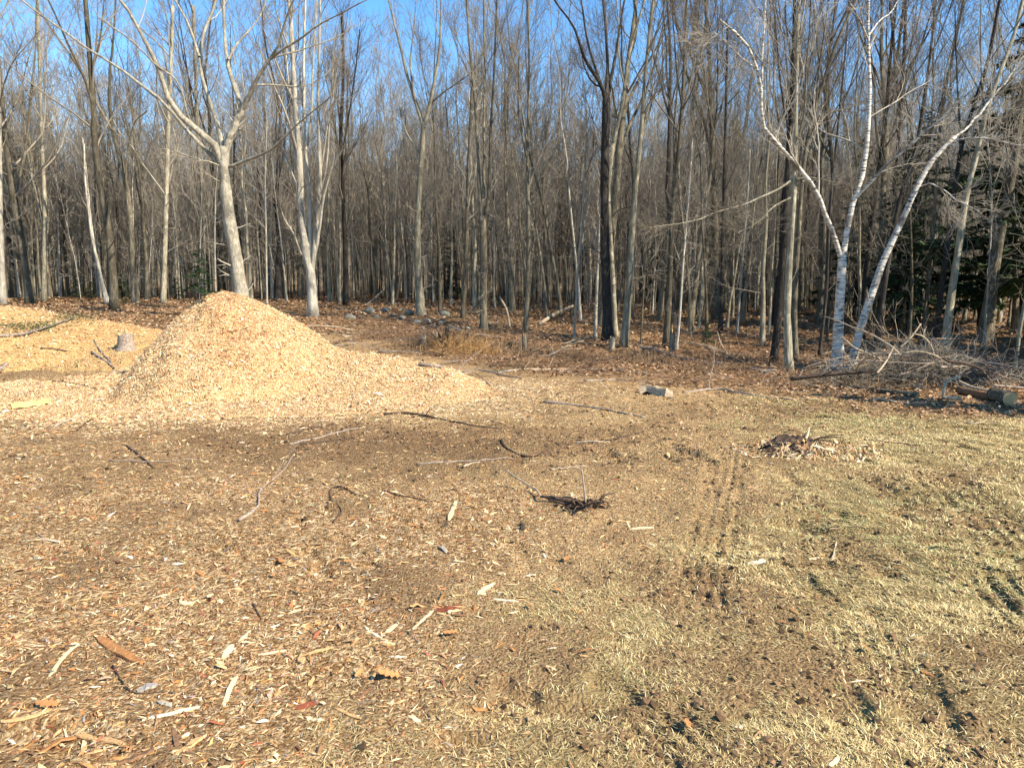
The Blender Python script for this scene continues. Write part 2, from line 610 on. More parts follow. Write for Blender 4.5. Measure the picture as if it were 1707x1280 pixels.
def groundmat():
    m = NT('clearing_ground')
    at_ = m.n('ShaderNodeAttribute', attribute_name='zone')
    sp = m.n('ShaderNodeSeparateColor')
    m.l(at_.outputs['Color'], sp.inputs[0])
    v = m.coord('Object')
    wob = m.n('ShaderNodeVectorMath', operation='ADD')
    nz = m.n('ShaderNodeTexNoise'); nz.inputs['Scale'].default_value = 20
    m.l(v, nz.inputs['Vector'])
    sc_ = m.n('ShaderNodeVectorMath', operation='SCALE'); sc_.inputs['Scale'].default_value = .04
    m.l(nz.outputs['Color'], sc_.inputs[0])
    m.l(v, wob.inputs[0]); m.l(sc_.outputs[0], wob.inputs[1])
    vw = wob.outputs[0]
    vo1 = m.voro(vw, 55)
    vo2 = m.voro(vw, 24)
    s1 = m.n('ShaderNodeSeparateColor'); m.l(vo1.outputs['Color'], s1.inputs[0])
    s2 = m.n('ShaderNodeSeparateColor'); m.l(vo2.outputs['Color'], s2.inputs[0])
    n_f = m.noise(v, 70, 5, .7)
    n_m = m.noise(v, 8, 5, .65)
    n_l = m.noise(v, 1.1, 4, .6)
    chip = m.ramp(s1.outputs[0], [(0, (.13, .07, .03)), (.22, (.22, .12, .05)), (.5, (.33, .20, .09)), (.75, (.44, .29, .14)), (.95, (.56, .42, .24))])
    soil = m.ramp(n_f, [(.3, (.11, .066, .032)), (.52, (.22, .136, .066)), (.75, (.35, .228, .117))])
    straw = m.ramp(n_f, [(.28, (.18, .108, .05)), (.5, (.345, .22, .104)), (.72, (.48, .325, .162))])
    speck = m.ramp(s1.outputs[1], [(.84, (0, 0, 0)), (.88, (1, 1, 1))])
    straw = m.mix(m.math('MULTIPLY', speck, .7), straw, (.46, .33, .17))
    thatch = m.ramp(n_f, [(.28, (.10, .068, .028)), (.5, (.25, .18, .078)), (.75, (.42, .32, .15))])
    lit = m.ramp(s2.outputs[0], [(0, (.12, .068, .033)), (.3, (.21, .12, .056)), (.65, (.31, .185, .088)), (.92, (.40, .26, .135)), (1, (.46, .34, .2))])
    lit = m.mix(m.ramp(n_m, [(.35, (0, 0, 0)), (.6, (.7, .7, .7))]), lit, (.19, .12, .062))
    c = straw
    c = m.mix(sp.outputs[1], c, thatch)
    c = m.mix(sp.outputs[0], c, chip)
    c = m.mix(sp.outputs[2], c, soil)
    al = m.n('ShaderNodeMath', operation='MULTIPLY')
    m.l(at_.outputs['Alpha'], al.inputs[0]); al.inputs[1].default_value = 1
    c = m.mix(al.outputs[0], c, lit)
    c = m.scale(c, m.ramp(n_l, [(.3, (.82,) * 3), (.7, (1.15,) * 3)]))
    m.base(c)
    h = m.math('ADD', m.math('MULTIPLY', n_f, .8), m.math('MULTIPLY', vo1.outputs['Distance'], -.8))
    h = m.math('ADD', h, m.math('MULTIPLY', n_m, 1.2))
    m.bump(h, .9, .03)
    m.b.inputs['Specular IOR Level'].default_value = .05
    return m.m


M['ground'] = groundmat()


def heapmat(name, ramp):
    m = NT(name)
    v = m.coord('Object')
    vo = m.voro(v, 38)
    s1 = m.n('ShaderNodeSeparateColor'); m.l(vo.outputs['Color'], s1.inputs[0])
    c = m.ramp(s1.outputs[0], ramp)
    m.base(c)
    m.bump(m.math('MULTIPLY', vo.outputs['Distance'], -1.0), .9, .03)
    return m.m


M['heap'] = heapmat('chip_heap_core', [(0, (.26, .14, .06)), (.4, (.44, .27, .12)), (1, (.60, .42, .22))])
M['heap2'] = heapmat('sawdust_heap_core', [(0, (.26, .14, .05)), (.4, (.43, .26, .10)), (1, (.56, .38, .17))])
#@@STRUCTURE
# ------------------------------------------------------------------ ground sheet
def fan():
    th = np.concatenate([np.linspace(-37.5, 37.5, 370), np.linspace(41, 319, 56)])
    th = np.radians(th)
    r = np.concatenate([[.3, .8, 1.2], np.geomspace(1.6, 22, 300), np.geomspace(22.6, 420, 70)])
    RR, TT = np.meshgrid(r, th, indexing='ij')
    x = RR * np.sin(TT); y = RR * np.cos(TT)
    z = ground_h(x, y)
    nr, ntt = x.shape
    V = np.stack([x, y, z], -1).reshape(-1, 3)
    V = np.vstack([V, [[0, 0, float(ground_h(0., 0.))]]])
    i = np.arange(nr * ntt).reshape(nr, ntt)
    j = np.roll(i, -1, axis=1)
    F = np.stack([i[:-1], i[1:], j[1:], j[:-1]], -1).reshape(-1, 4)[:, ::-1]
    c = nr * ntt
    F3 = np.stack([np.full(ntt, c), i[0], j[0]], -1)[:, ::-1]
    ch, gr, dp, li = zones(V[:, 0], V[:, 1])
    zz = np.stack([ch, gr, dp, li], 1)
    me = make_mesh('ground', V, [F, F3], M['ground'], True, zone=zz)
    return tag(link('ground', me), 'brown forest clearing ground with churned soil and leaf litter', kind='structure')


fan()


def heap_mesh(name, hfun, x0, x1, y0, y1, step, mat, org):
    xs = np.arange(x0, x1, step); ys = np.arange(y0, y1, step)
    X, Y = np.meshgrid(xs, ys, indexing='ij')
    h = hfun(X, Y)
    Z = ground_h(X, Y) + np.where(h > .012, h, -.06)
    V = np.stack([X, Y, Z], -1).reshape(-1, 3) - org
    i = np.arange(X.size).reshape(X.shape)
    F = np.stack([i[:-1, :-1], i[1:, :-1], i[1:, 1:], i[:-1, 1:]], -1).reshape(-1, 4)
    keep = (h > .004).ravel()
    F = F[keep[F].any(axis=1)]
    return make_mesh(name, V, [F], mat, True)


# ------------------------------------------------------------------ loose chips
PAL = np.array([(.69, .52, .30), (.56, .385, .20), (.46, .275, .125), (.36, .17, .06), (.19, .10, .05), (.27, .23, .19), (.74, .65, .48), (.30, .10, .05)])


def shards(C, N, L, W, T, colr, tilt, g):
    """flattened splinters: 5 corners, 6 faces each"""
    n = len(C)
    a = norm(g.normal(size=(n, 3)))
    a = norm(a - (a * N).sum(1, keepdims=True) * N)
    a = norm(a + N * (tilt * g.normal(size=(n, 1))))
    b = norm(np.cross(N, a))
    b = norm(b + N * (tilt * g.normal(size=(n, 1))))
    c = np.cross(a, b)
    C = C + N * (np.abs((a * N).sum(1)) * L * .35)[:, None]
    s = g.uniform(-.35, .35, (n, 1)) * L[:, None]
    V = np.stack([C + a * L[:, None] / 2 + b * (g.uniform(-.5, .5, (n, 1)) * W[:, None]),
                  C - a * L[:, None] / 2 + b * (g.uniform(-.5, .5, (n, 1)) * W[:, None]),
                  C + b * W[:, None] / 2 + a * s, C - b * W[:, None] / 2 - a * s,
                  C + c * T[:, None]], 1)
    base = np.arange(n)[:, None] * 5
    F = (base[:, :, None] + np.array([[0, 2, 4], [2, 1, 4], [1, 3, 4], [3, 0, 4], [0, 3, 2], [1, 2, 3]])[None]).reshape(-1, 3)
    return V.reshape(-1, 3), F, np.repeat(colr, 5, 0)


def slope_normal(hf, x, y, e=.04):
    gx = (hf(x + e, y) - hf(x - e, y)) / (2 * e)
    gy = (hf(x, y + e) - hf(x, y - e)) / (2 * e)
    return norm(np.stack([-gx, -gy, np.ones_like(gx)], 1))


def pick(g, n, p, jit=.18):
    p = np.asarray(p, float); p /= p.sum()
    c = PAL[g.choice(len(PAL), n, p=p)]
    return np.clip(c * (1 + jit * g.normal(size=(n, 1))) * (1 + .05 * g.normal(size=(n, 3))), .01, .85)


def heap(name, label, cat, hfun, box, org, mat, nchip, pal, Lm, chipname):
    g = np.random.default_rng(len(name))
    org = np.array(org)
    root = link(name, heap_mesh(name, hfun, *box, .05, mat, org), None, org)
    tag(root, label, cat)
    x = g.uniform(box[0], box[1], nchip * 4); y = g.uniform(box[2], box[3], nchip * 4)
    h = hfun(x, y)
    k = (h > .015) & (g.uniform(size=len(h)) < np.clip(.45 + h * 1.2, 0, 1)) & (y < 14.5 if name == 'chip_heap' else True)
    x, y, h = [q[k][:nchip] for q in (x, y, h)]
    hf = lambda a, b: ground_h(a, b) + hfun(a, b)
    N = slope_normal(hf, x, y)
    C = np.stack([x, y, hf(x, y)], 1) + N * g.uniform(-.004, .012, (len(x), 1)) - org
    L = np.clip(Lm * np.exp(.45 * g.normal(size=len(x))), .012, .14)
    W = L * g.uniform(.16, .42, len(x)); T = W * g.uniform(.25, .6, len(x))
    colr = pick(g, len(x), pal)
    if name == 'chip_heap':        # the reddish heartwood streak down the face of the heap
        red = np.exp(-((x + 4.55 + .35 * (y - 12.4)) / .5) ** 2 - ((y - 11.7) / .9) ** 2) * .5
        s = g.uniform(size=len(x)) < red
        colr[s] = colr[s] * np.array([.78, .52, .42])
    V, F, cc = shards(C, N, L, W, T, colr, .35, g)
    o = link(chipname, make_mesh(chipname, V, [F], M['chips'], False, col=cc), root)
    tag(o, kind='stuff')
    return root


CZ = float(ground_h(PEAK[0], PEAK[1]))
heap('chip_heap', 'tall steep cone of fresh pale wood chips with a long low tail', 'wood chip heap', chip_pile_h, (-8.6, 1.0, 8.6, 15.6),
     (PEAK[0], PEAK[1], CZ), M['heap'], 98000, [3.3, 4.8, 3.3, .9, .35, .05, .9, .2], .028, 'chip')
heap('low_heap', 'broad low mound of yellow sawdust and chips with a pine bough on it', 'sawdust mound', low_pile_h, (-16.5, -4.6, 13.2, 19.5),
     (-11, 16, float(ground_h(-11., 16.))), M['heap2'], 22000, [1.6, 3.6, 4.4, 1.6, .9, .2, .3, .15], .04, 'chip')


def scatter_fan(g, n, r0, r1, half=36.5, power=1.0):
    """points over the part of the ground in view, thinning out with distance"""
    u = g.uniform(size=n)
    r = (r0 ** power + u * (r1 ** power - r0 ** power)) ** (1 / power)
    th = np.radians(g.uniform(-half, half, n))
    return r * np.sin(th), r * np.cos(th)


def apron(x, y):
    n = fbm(x * 1.8, y * 1.8, 41) - .5
    e = np.sqrt(((x + 3.9) / 5.0) ** 2 + ((y - 11.8) / 3.1) ** 2) + .5 * n
    e2 = np.sqrt(((x + 9.5) / 5.5) ** 2 + ((y - 13.6) / 3.2) ** 2) + .5 * n
    return np.maximum(sstep(1.4, .55, e), .8 * sstep(1.3, .6, e2))


def ground_chips():
    g = np.random.default_rng(3)
    x, y = scatter_fan(g, 440000, 2.1, 13.5, power=1.05)
    ch, gr, dp, li = zones(x, y)
    ap = apron(x, y)
    clump = fbm(x * 2.2, y * 2.2, 90)
    fine = fbm(x * .9, y * .9, 92)
    pile = np.maximum(chip_pile_h(x, y), low_pile_h(x, y))
    dens = ch * (.25 + .9 * clump) * (1 - .4 * sstep(3.6, 5, y)) * (1 - .3 * sstep(6, 8, y)) + (1 - ch) * (1 - gr) * (1 - li) * .34 * (.5 + fine) + gr * .03 + .1 * li
    dens = np.maximum(dens * (1 - .72 * dp), .85 * ap * (1 - .6 * dp)) * (pile < .02)
    k = g.uniform(size=len(x)) < dens
    x, y, ch, ap = x[k], y[k], ch[k], ap[k]
    n = len(x)
    N = slope_normal(ground_h, x, y, .05)
    C = np.stack([x, y, ground_h(x, y)], 1) + N * g.uniform(-.003, .005, (n, 1))
    d = np.hypot(x, y)
    L = np.clip((.0105 + .0018 * d) * np.exp(.6 * g.normal(size=n)), .006, .085)
    shred = g.uniform(size=n) < .55 + .35 * (1 - ch)
    W = L * np.where(shred, g.uniform(.07, .17, n), g.uniform(.18, .45, n))
    W = np.maximum(W, .0006 * d)
    T = np.minimum(W * g.uniform(.2, .5, n), .008)
    ca = pick(g, n, [1.6, 3.2, 4.6, 3.0, 2.5, .5, .35, .5])
    ca = ca * (1 - .12 * sstep(3.5, 6, y) * (1 - ap))[:, None]
    straw = g.uniform(size=n) < .5 * (1 - ch)
    ca[straw] = np.array([.49, .325, .15]) * (1 + .22 * g.normal(size=(straw.sum(), 1)))
    pa = g.uniform(size=n) < ap
    ca[pa] = pick(g, pa.sum(), [4.2, 4.6, 2.6, .7, .35, .05, 1.7, .2])
    V, F, cc = shards(C, N, L, W, T, np.clip(ca, .01, .85), .2, g)
    o = link('wood_chips', make_mesh('wood_chips', V, [F], M['chips'], False, col=cc))
    tag(o, 'fine wood chips and sawdust strewn thickly over the bare ground', 'wood chips', kind='stuff')


ground_chips()


def grass():
    g = np.random.default_rng(4)
    x, y = scatter_fan(g, 900000, 2.1, 12, power=1.05)
    ch, gr, dp, li = zones(x, y)
    cl = fbm(x * 4.5, y * 4.5, 33)
    dens = gr * (.12 + .88 * sstep(.33, .62, cl)) * (1 - .8 * dp) + .09 * (1 - li) * (1 - dp) * (1 - .7 * ch)
    k = g.uniform(size=len(x)) < dens
    x, y, cl = x[k], y[k], cl[k]
    n = len(x)
    d = np.hypot(x, y)
    z = ground_h(x, y)
    th = g.uniform(0, 2 * math.pi, n) + 1.0
    flow = (fbm(x * .9, y * .9, 35) - .5) * 9
    th = np.where(g.uniform(size=n) < .55, flow + g.normal(size=n) * .7, th)
    L = g.uniform(.014, .042, n) * (1 + .06 * d)
    el = np.abs(g.normal(.1, .3, n)).clip(.03, 1.1)
    wd = (.0006 + .00027 * d) * g.uniform(.7, 1.4, n)
    dr = np.stack([np.cos(th), np.sin(th)], 1)
    p0 = np.stack([x, y, z - .002], 1)
    side = np.stack([-dr[:, 1], dr[:, 0], np.zeros(n)], 1) * wd[:, None]
    p1 = p0 + np.concatenate([dr * (np.cos(el) * L * .55)[:, None], (np.sin(el) * L * .55)[:, None]], 1)
    e2 = el - g.uniform(.3, .9, n)
    p2 = p1 + np.concatenate([dr * (np.cos(e2) * L * .55)[:, None], (np.sin(e2) * L * .55)[:, None]], 1)
    p2[:, 2] = np.maximum(p2[:, 2], z + .003)
    V = np.stack([p0 - side, p0 + side, p1 + side * .9, p1 - side * .9, p2], 1).reshape(-1, 3)
    b = np.arange(n)[:, None] * 5
    F4 = b + np.array([[0, 1, 2, 3]]); F3 = b + np.array([[3, 2, 4]])
    c0 = np.array([(.62, .475, .215), (.49, .355, .15), (.72, .59, .32), (.25, .245, .075), (.29, .19, .085)])
    pr = np.array([3.6, 3.6, 1.7, .7, 2.0]); pr = pr / pr.sum()
    cc = c0[g.choice(5, n, p=pr)]
    green = sstep(.56, .70, fbm(x * .75, y * .75, 36))
    s = g.uniform(size=n) < green * .22
    cc[s] = np.array([.20, .235, .08])
    dull = sstep(.38, .62, fbm(x * 1.3, y * 1.3, 38))[:, None]
    cc = cc * (1 - .16 * dull * np.array([[1.1, 1.0, 1.0]]))
    cc = cc * (1 + .15 * g.normal(size=(n, 1)))
    me = make_mesh('dry_grass', V, [F4, F3], M['blades'], False, col=np.repeat(np.clip(cc, .02, .8), 5, 0))
    tag(link('dry_grass', me), 'matted straw coloured winter grass with bare muddy patches', 'grass', kind='stuff')


grass()


def leaf_litter():
    g = np.random.default_rng(6)
    xs, ys = [], []
    x, y = scatter_fan(g, 420000, 8, 40, power=.9)
    ch, gr, dp, li = zones(x, y)
    pile = np.maximum(chip_pile_h(x, y), low_pile_h(x, y))
    k = g.uniform(size=len(x)) < (li * .26 * (.3 + 1.2 * fbm(x * 1.5, y * 1.5, 70)) + .012) * (pile < .02)
    x, y = x[k], y[k]
    n = len(x)
    d = np.hypot(x, y)
    N = norm(np.stack([.45 * g.normal(size=n), .45 * g.normal(size=n), np.ones(n)], 1))
    a = norm(np.cross(N, norm(g.normal(size=(n, 3)))))
    b = np.cross(N, a)
    L = (.022 + .0010 * d) * g.uniform(.7, 1.4, n)
    W = L * g.uniform(.35, .6, n)
    C = np.stack([x, y, ground_h(x, y) + .012 + g.uniform(0, .03, n)], 1)
    up = N * (W * g.uniform(-.1, .5, n))[:, None]
    V = np.stack([C - a * L[:, None], C + b * W[:, None] + up, C + a * L[:, None], C - b * W[:, None] + up], 1).reshape(-1, 3)
    i = np.arange(n)[:, None] * 4
    F = np.concatenate([i + np.array([[0, 1, 2]]), i + np.array([[0, 2, 3]])])
    c0 = np.array([(.31, .175, .085), (.34, .215, .115), (.22, .12, .06), (.38, .265, .155), (.16, .09, .048), (.50, .38, .25)])
    pr = np.array([3, 2.6, 2.6, 1.2, 1.8, .35]); pr = pr / pr.sum()
    cc = c0[g.choice(6, n, p=pr)] * (1 + .15 * g.normal(size=(n, 1)))
    me = make_mesh('leaf_litter', V, [F], M['leaves'], False, col=np.repeat(np.clip(cc, .01, .7), 4, 0))
    tag(link('leaf_litter', me), 'rust brown fallen leaves carpeting the forest floor', 'fallen leaves', kind='stuff')


leaf_litter()


def clods():
    g = np.random.default_rng(8)
    x, y = scatter_fan(g, 60000, 2.1, 12, power=1.1)
    ch, gr, dp, li = zones(x, y)
    near_rut = np.zeros(len(x))
    for (x0, y0, x1, y1, hw, dep, ribs) in RUTS:
        L = math.hypot(x1 - x0, y1 - y0)
        t = np.clip(((x - x0) * (x1 - x0) + (y - y0) * (y1 - y0)) / L ** 2, 0, 1)
        q = np.hypot(x - x0 - t * (x1 - x0), y - y0 - t * (y1 - y0))
        near_rut = np.maximum(near_rut, sstep(.35, .1, q))
    k = g.uniform(size=len(x)) < (.035 + .42 * dp + .3 * near_rut) * (1 - li) * (1 - .6 * ch) * (chip_pile_h(x, y) < .02)
    x, y = x[k], y[k]
    n = len(x)
    r = np.clip(.008 * np.exp(.5 * g.normal(size=n)), .003, .018) * (1 + .05 * np.hypot(x, y))
    base = np.array([(1, 0, 0), (-.5, .87, 0), (-.5, -.87, 0), (.5, .5, .7), (-.7, 0, .6), (.35, -.6, .75)])
    V = base[None] * (1 + .3 * g.normal(size=(n, 6, 1))) * r[:, None, None]
    th = g.uniform(0, 6.28, n)
    c, s = np.cos(th)[:, None], np.sin(th)[:, None]
    V = np.stack([V[..., 0] * c - V[..., 1] * s, V[..., 0] * s + V[..., 1] * c, V[..., 2]], -1)
    V = V + np.stack([x, y, ground_h(x, y) - r * .15], 1)[:, None, :]
    b = np.arange(n)[:, None, None] * 6
    F = (b + np.array([[0, 1, 3], [1, 4, 3], [1, 2, 4], [2, 5, 4], [2, 0, 5], [0, 3, 5], [3, 4, 5]])[None]).reshape(-1, 3)
    cc = np.array([(.15, .092, .048)]) * (1 + .3 * g.normal(size=(n, 1)))
    me = make_mesh('soil_clods', V.reshape(-1, 3), [F], M['clods'], False, col=np.repeat(np.clip(cc, .01, .3), 6, 0))
    tag(link('soil_clods', me), 'dark crumbs of churned soil around the ruts and bare patches', 'soil', kind='stuff')


clods()


# ------------------------------------------------------------------ trees
def sprout(g, P, Rd, n, t0, t1, ang, sd, lf, minL, rr, npt, up, wob, rmin=.0033, taper=.3, maxL=9):
    P = np.asarray(P); Rd = np.asarray(Rd)
    N, Pn, _ = P.shape
    idx = np.repeat(np.arange(N), n)
    M_ = len(idx)
    k = np.tile(np.arange(n), N)
    t = np.clip(t0 + (t1 - t0) * (k + g.uniform(size=M_)) / n, 0, .999)
    f = t * (Pn - 1); i = np.floor(f).astype(int); wgt = (f - i)[:, None]
    pos = P[idx, i] * (1 - wgt) + P[idx, i + 1] * wgt
    rad = Rd[idx, i] * (1 - wgt[:, 0]) + Rd[idx, i + 1] * wgt[:, 0]
    tan = norm(P[idx, i + 1] - P[idx, i])
    pr = g.normal(size=(M_, 3))
    pr = norm(pr - (pr * tan).sum(1, keepdims=True) * tan)
    a = (ang + sd * g.normal(size=M_))[:, None]
    d = tan * np.cos(a) + pr * np.sin(a)
    Lp = np.linalg.norm(np.diff(P, axis=1), axis=2).sum(1)[idx]
    L = np.clip(Lp * lf * (1.2 - .8 * (t - t0) / max(t1 - t0, 1e-3)) * g.uniform(.55, 1.3, M_), minL, maxL)
    r0 = np.clip(rad * rr * g.uniform(.7, 1.1, M_), rmin, np.maximum(rad * .9, rmin))
    out = np.zeros((M_, npt, 3))
    out[:, 0] = pos
    st = (L / (npt - 1))[:, None]
    upv = np.array([0, 0, 1.0])
    for j in range(1, npt):
        d = norm(d + upv * up + wob * g.normal(size=(M_, 3)))
        out[:, j] = out[:, j - 1] + d * st
    ro = r0[:, None] * np.linspace(1, taper, npt)[None]
    return out, np.maximum(ro, rmin * .6)


def crown(g, P, Rd, n1, n2, n3, t0=.3, a1=.65, l1=.3, minL=.5, up=.12, rmin=.0032, sides=4):
    G = Geo()
    A, ra = sprout(g, P, Rd, n1, t0, 1, a1, .22, l1, minL, .48, 7, up, .12, rmin * 1.6, .3)
    tube(G, A, ra, sides)
    B, rb = sprout(g, A, ra, n2, .2, 1, .6, .2, .5, .3, .55, 5, up * .8, .13, rmin * 1.2)
    tube(G, B, rb, 3)
    if n3:
        C, rc = sprout(g, B, rb, n3, .15, 1, .6, .25, .55, .18, .6, 4, up * .6, .14, rmin)
        tube(G, C, rc, 3)
    return G


def flare(h, r0):
    return 1 + .55 * np.exp(-np.maximum(h, 0) / (r0 * 2.0))


def proto(seed, H, r0, lean, kind, barkm, twigm, fork=0, dead=14, cr=(16, 6, 5), t0=.38, a1=.6, l1=.3, up=.12, wav=.16):
    """one bare tree: trunk (with its forks) and crown"""
    g = np.random.default_rng(seed)
    n = 12
    t = np.linspace(0, 1, n)
    r0 = r0 * .74
    az = g.uniform(0, 6.28)
    w1, w2 = np.cumsum(g.normal(size=(2, n)), axis=1) * wav
    P = np.stack([np.cos(az) * lean * H * t ** 1.4 + w1 * t * 1.2, np.sin(az) * lean * H * t ** 1.4 + w2 * t * 1.2, H * t - .25 * (t == 0)], 1)
    rad = r0 * (.94 * (1 - t) ** 1.25 + .06) * flare(H * t, r0)
    G = Geo()
    Pf = spline(np.column_stack([P, rad]), 18)
    tube(G, Pf[:, :3], Pf[:, 3], 8, rough=.03, rg=g)
    stems, rads = [spline(np.column_stack([P, rad]), 12)], None
    if fork:
        A, ra = sprout(g, P[None], rad[None], fork, .22, .6, .38, .1, .55, 2, .8, 12, .13, .08, .012, .15, maxL=H)
        tube(G, A, ra, 6)
        stems += [np.column_stack([A[i], ra[i]]) for i in range(fork)]
    S = np.stack(stems)
    CG = crown(g, S[:, :, :3], S[:, :, 3], cr[0], cr[1], cr[2], t0, a1, l1, up=up)
    if dead:
        A, ra = sprout(g, P[None], rad[None], dead, .08, .55, 1.05, .35, .13, .6, .18, 5, .0, .16, .005)
        tube(CG, A, ra, 3)
        B, rb = sprout(g, A, ra, 6, .25, 1, .7, .2, .45, .2, .6, 3, .03, .15, .004)
        tube(CG, B, rb, 3)
    root = empty(kind)
    G.obj('trunk', M[barkm], root)
    CG.obj('crown', M[twigm], root)
    return root


WOODS = 'bare trees standing close together in the wood'
DEFS = [  # name, label, category, group, weight, protos
    ('slim_tree', 'slim straight grey tree deep among the close standing trees of the wood', 'tree', 'slim grey trees in the wood', .24,
     [dict(H=11.5, fork=2, r0=.085, lean=.02, barkm='grey', twigm='twig', cr=(8, 7, 6), t0=.4), dict(H=10, fork=1, r0=.07, lean=.05, barkm='mid', twigm='twig', cr=(9, 7, 6), t0=.42),
      dict(H=12.5, r0=.10, lean=.015, barkm='grey', twigm='twigdark', cr=(9, 7, 5), fork=1, t0=.45)]),
    ('stout_tree', 'stout dark barked tree deep in the wood behind thinner trunks', 'tree', 'stout dark trees in the wood', .08,
     [dict(H=13.5, r0=.17, lean=.02, barkm='mid', twigm='twigdark', fork=3, cr=(6, 7, 6), a1=.6, t0=.45), dict(H=13, r0=.14, lean=.03, barkm='dark', twigm='twigdark', fork=2, cr=(7, 7, 6), t0=.4)]),
    ('forked_tree', 'forked grey tree with steep upright limbs among others in the wood', 'tree', 'forked grey trees in the wood', .12,
     [dict(H=12, r0=.12, lean=.04, barkm='grey', twigm='twig', fork=3, cr=(6, 7, 5)), dict(H=11, r0=.11, lean=.06, barkm='mid', twigm='twig', fork=2, cr=(7, 7, 5))]),
    ('sapling', 'thin pale sapling pole with few twigs among the trunks of the wood', 'sapling', 'thin pale saplings in the wood', .54,
     [dict(H=8, r0=.04, lean=.05, barkm='pole', twigm='twigpale', cr=(14, 6, 4), dead=14, wav=.05), dict(H=6, r0=.032, lean=.16, barkm='mid', twigm='twig', cr=(12, 6, 4), dead=12, wav=.06),
      dict(H=9.5, r0=.055, lean=.03, barkm='pole', twigm='twig', cr=(15, 6, 5), dead=16, wav=.06)]),
    ('crooked_tree', 'crooked leaning thin grey tree between straighter trunks in the wood', 'tree', 'crooked grey trees in the wood', .13,
     [dict(H=10, r0=.06, lean=.22, barkm='grey', twigm='twig', cr=(14, 7, 5), wav=.14)]),
]
PROTOS = []
sd_ = 100
for nm, lab, cat, grp, wgt, ps in DEFS:
    lst = []
    for kw in ps:
        sd_ += 7
        r_ = proto(sd_, kind=nm, **kw)
        tag(r_, lab, cat, grp)
        lst.append([r_, False])
    PROTOS.append((wgt, lst))

TAKEN = []       # ground spots already used by a traced tree
SRC = {}


def stems_world(base, Y0, stems, full=False):
    """traced stems: (w0, w1, depth drift, [(px,py), ...]) -> world polylines + radii"""
    out = []
    for (w0, w1, dep, pts) in stems:
        p = np.array(pts, float)
        seg = np.concatenate([[0], np.cumsum(np.hypot(*np.diff(p, axis=0).T))])
        t = seg / max(seg[-1], 1)
        W = np.array([on(a, b, Y0 + dep * tt) for (a, b), tt in zip(p, t)])
        dist = np.hypot(Y0, W[:, 0]) * 1.0
        rad = (w1 + (w0 - w1) * (1 - t) ** (1.5 if w0 < 22 and not full else 1)) * (.93 if full and w0 > 13 else .86) / 2 / FPX * Y0
        if pts[-1][1] <= 8:          # the photo's upper edge cuts it: let it grow on to a natural tip
            d = norm((W[-1] - W[-2])[None])[0]
            ext = 3.2 if w1 > 3 else 1.6
            W = np.vstack([W, W[-1] + d * ext * .5, W[-1] + d * ext + np.array([0, 0, .3])])
            rad = np.concatenate([rad, [rad[-1] * .6, rad[-1] * .25]])
        out.append(np.column_stack([W, rad]))
    return out


def hero(name, label, barkm, twigm, base, stems, n1=6, n2=5, n3=4, cat='tree', t0=.35, a1=.6, l1=.28, limbs=True, seed=None, up=.12, group=None, Y=None):
    g = np.random.default_rng(seed if seed is not None else int(base[0] * 7 + base[1]))
    b = at(*base, False)
    if Y: b = on(base[0], base[1], Y); b[2] = float(ground_h(b[0], b[1]))
    Y0 = b[1]
    TAKEN.append((b[0], b[1]))
    S = stems_world(b, Y0, stems, barkm == 'birch')
    root = empty(name, b)
    tag(root, label, cat, group)
    for q, s in enumerate(S):
        s[:, :3] -= b
    # trunk: first stem, sunk a little in the ground, with a root flare
    s0 = S[0]
    s0[0, :3] = (0, 0, -.15)
    f = spline(s0, 26)
    r0 = f[2, 3]
    f[:, 3] *= flare(f[:, 2], r0)
    f[:, 3] *= 1 + .05 * (vnoise(np.arange(26) * .7, np.full(26, base[0] * 1.0), 3) - .5)
    G = Geo()
    tube(G, f[:, :3], f[:, 3], 14, rough=.05, rg=g, caps=True)
    G.obj('trunk', M[barkm], root)
    for s in S[1:]:
        G = Geo()
        k = spline(s, 16)
        wob = np.column_stack([vnoise(np.arange(16) * .8, np.full(16, s[0, 0] * 31 + c), 9 + c) - .5 for c in range(3)])
        k[2:, :3] += wob[2:] * np.maximum(k[2:, 3:4], .02) * (1.9 if barkm == 'birch' else 1.0)
        tube(G, k[:, :3], k[:, 3], 8, rough=.03, rg=g)
        G.obj('limb', M[barkm], root)
    A = np.stack([spline(s, 14) for s in (S[1:] if len(S) > 1 and stems[0][3][-1][1] > 150 else S)])
    top = A
    CG = crown(g, top[:, :, :3], top[:, :, 3], n1, n2, n3, t0, a1, l1, up=up)
    if barkm != 'birch' and stems[0][3][-1][1] < 420:
        q = spline(s0, 14)
        A, ra = sprout(g, q[None, :, :3], q[None, :, 3], 9, .15, .6, 1.1, .35, .1, .6, .2, 5, .02, .15, .004, maxL=2)
        tube(CG, A, ra, 3)
        B, rb = sprout(g, A, ra, 5, .25, 1, .7, .2, .45, .2, .6, 3, .02, .15, .0035)
        tube(CG, B, rb, 3)
    CG.obj('crown', M[twigm], root)
    return root


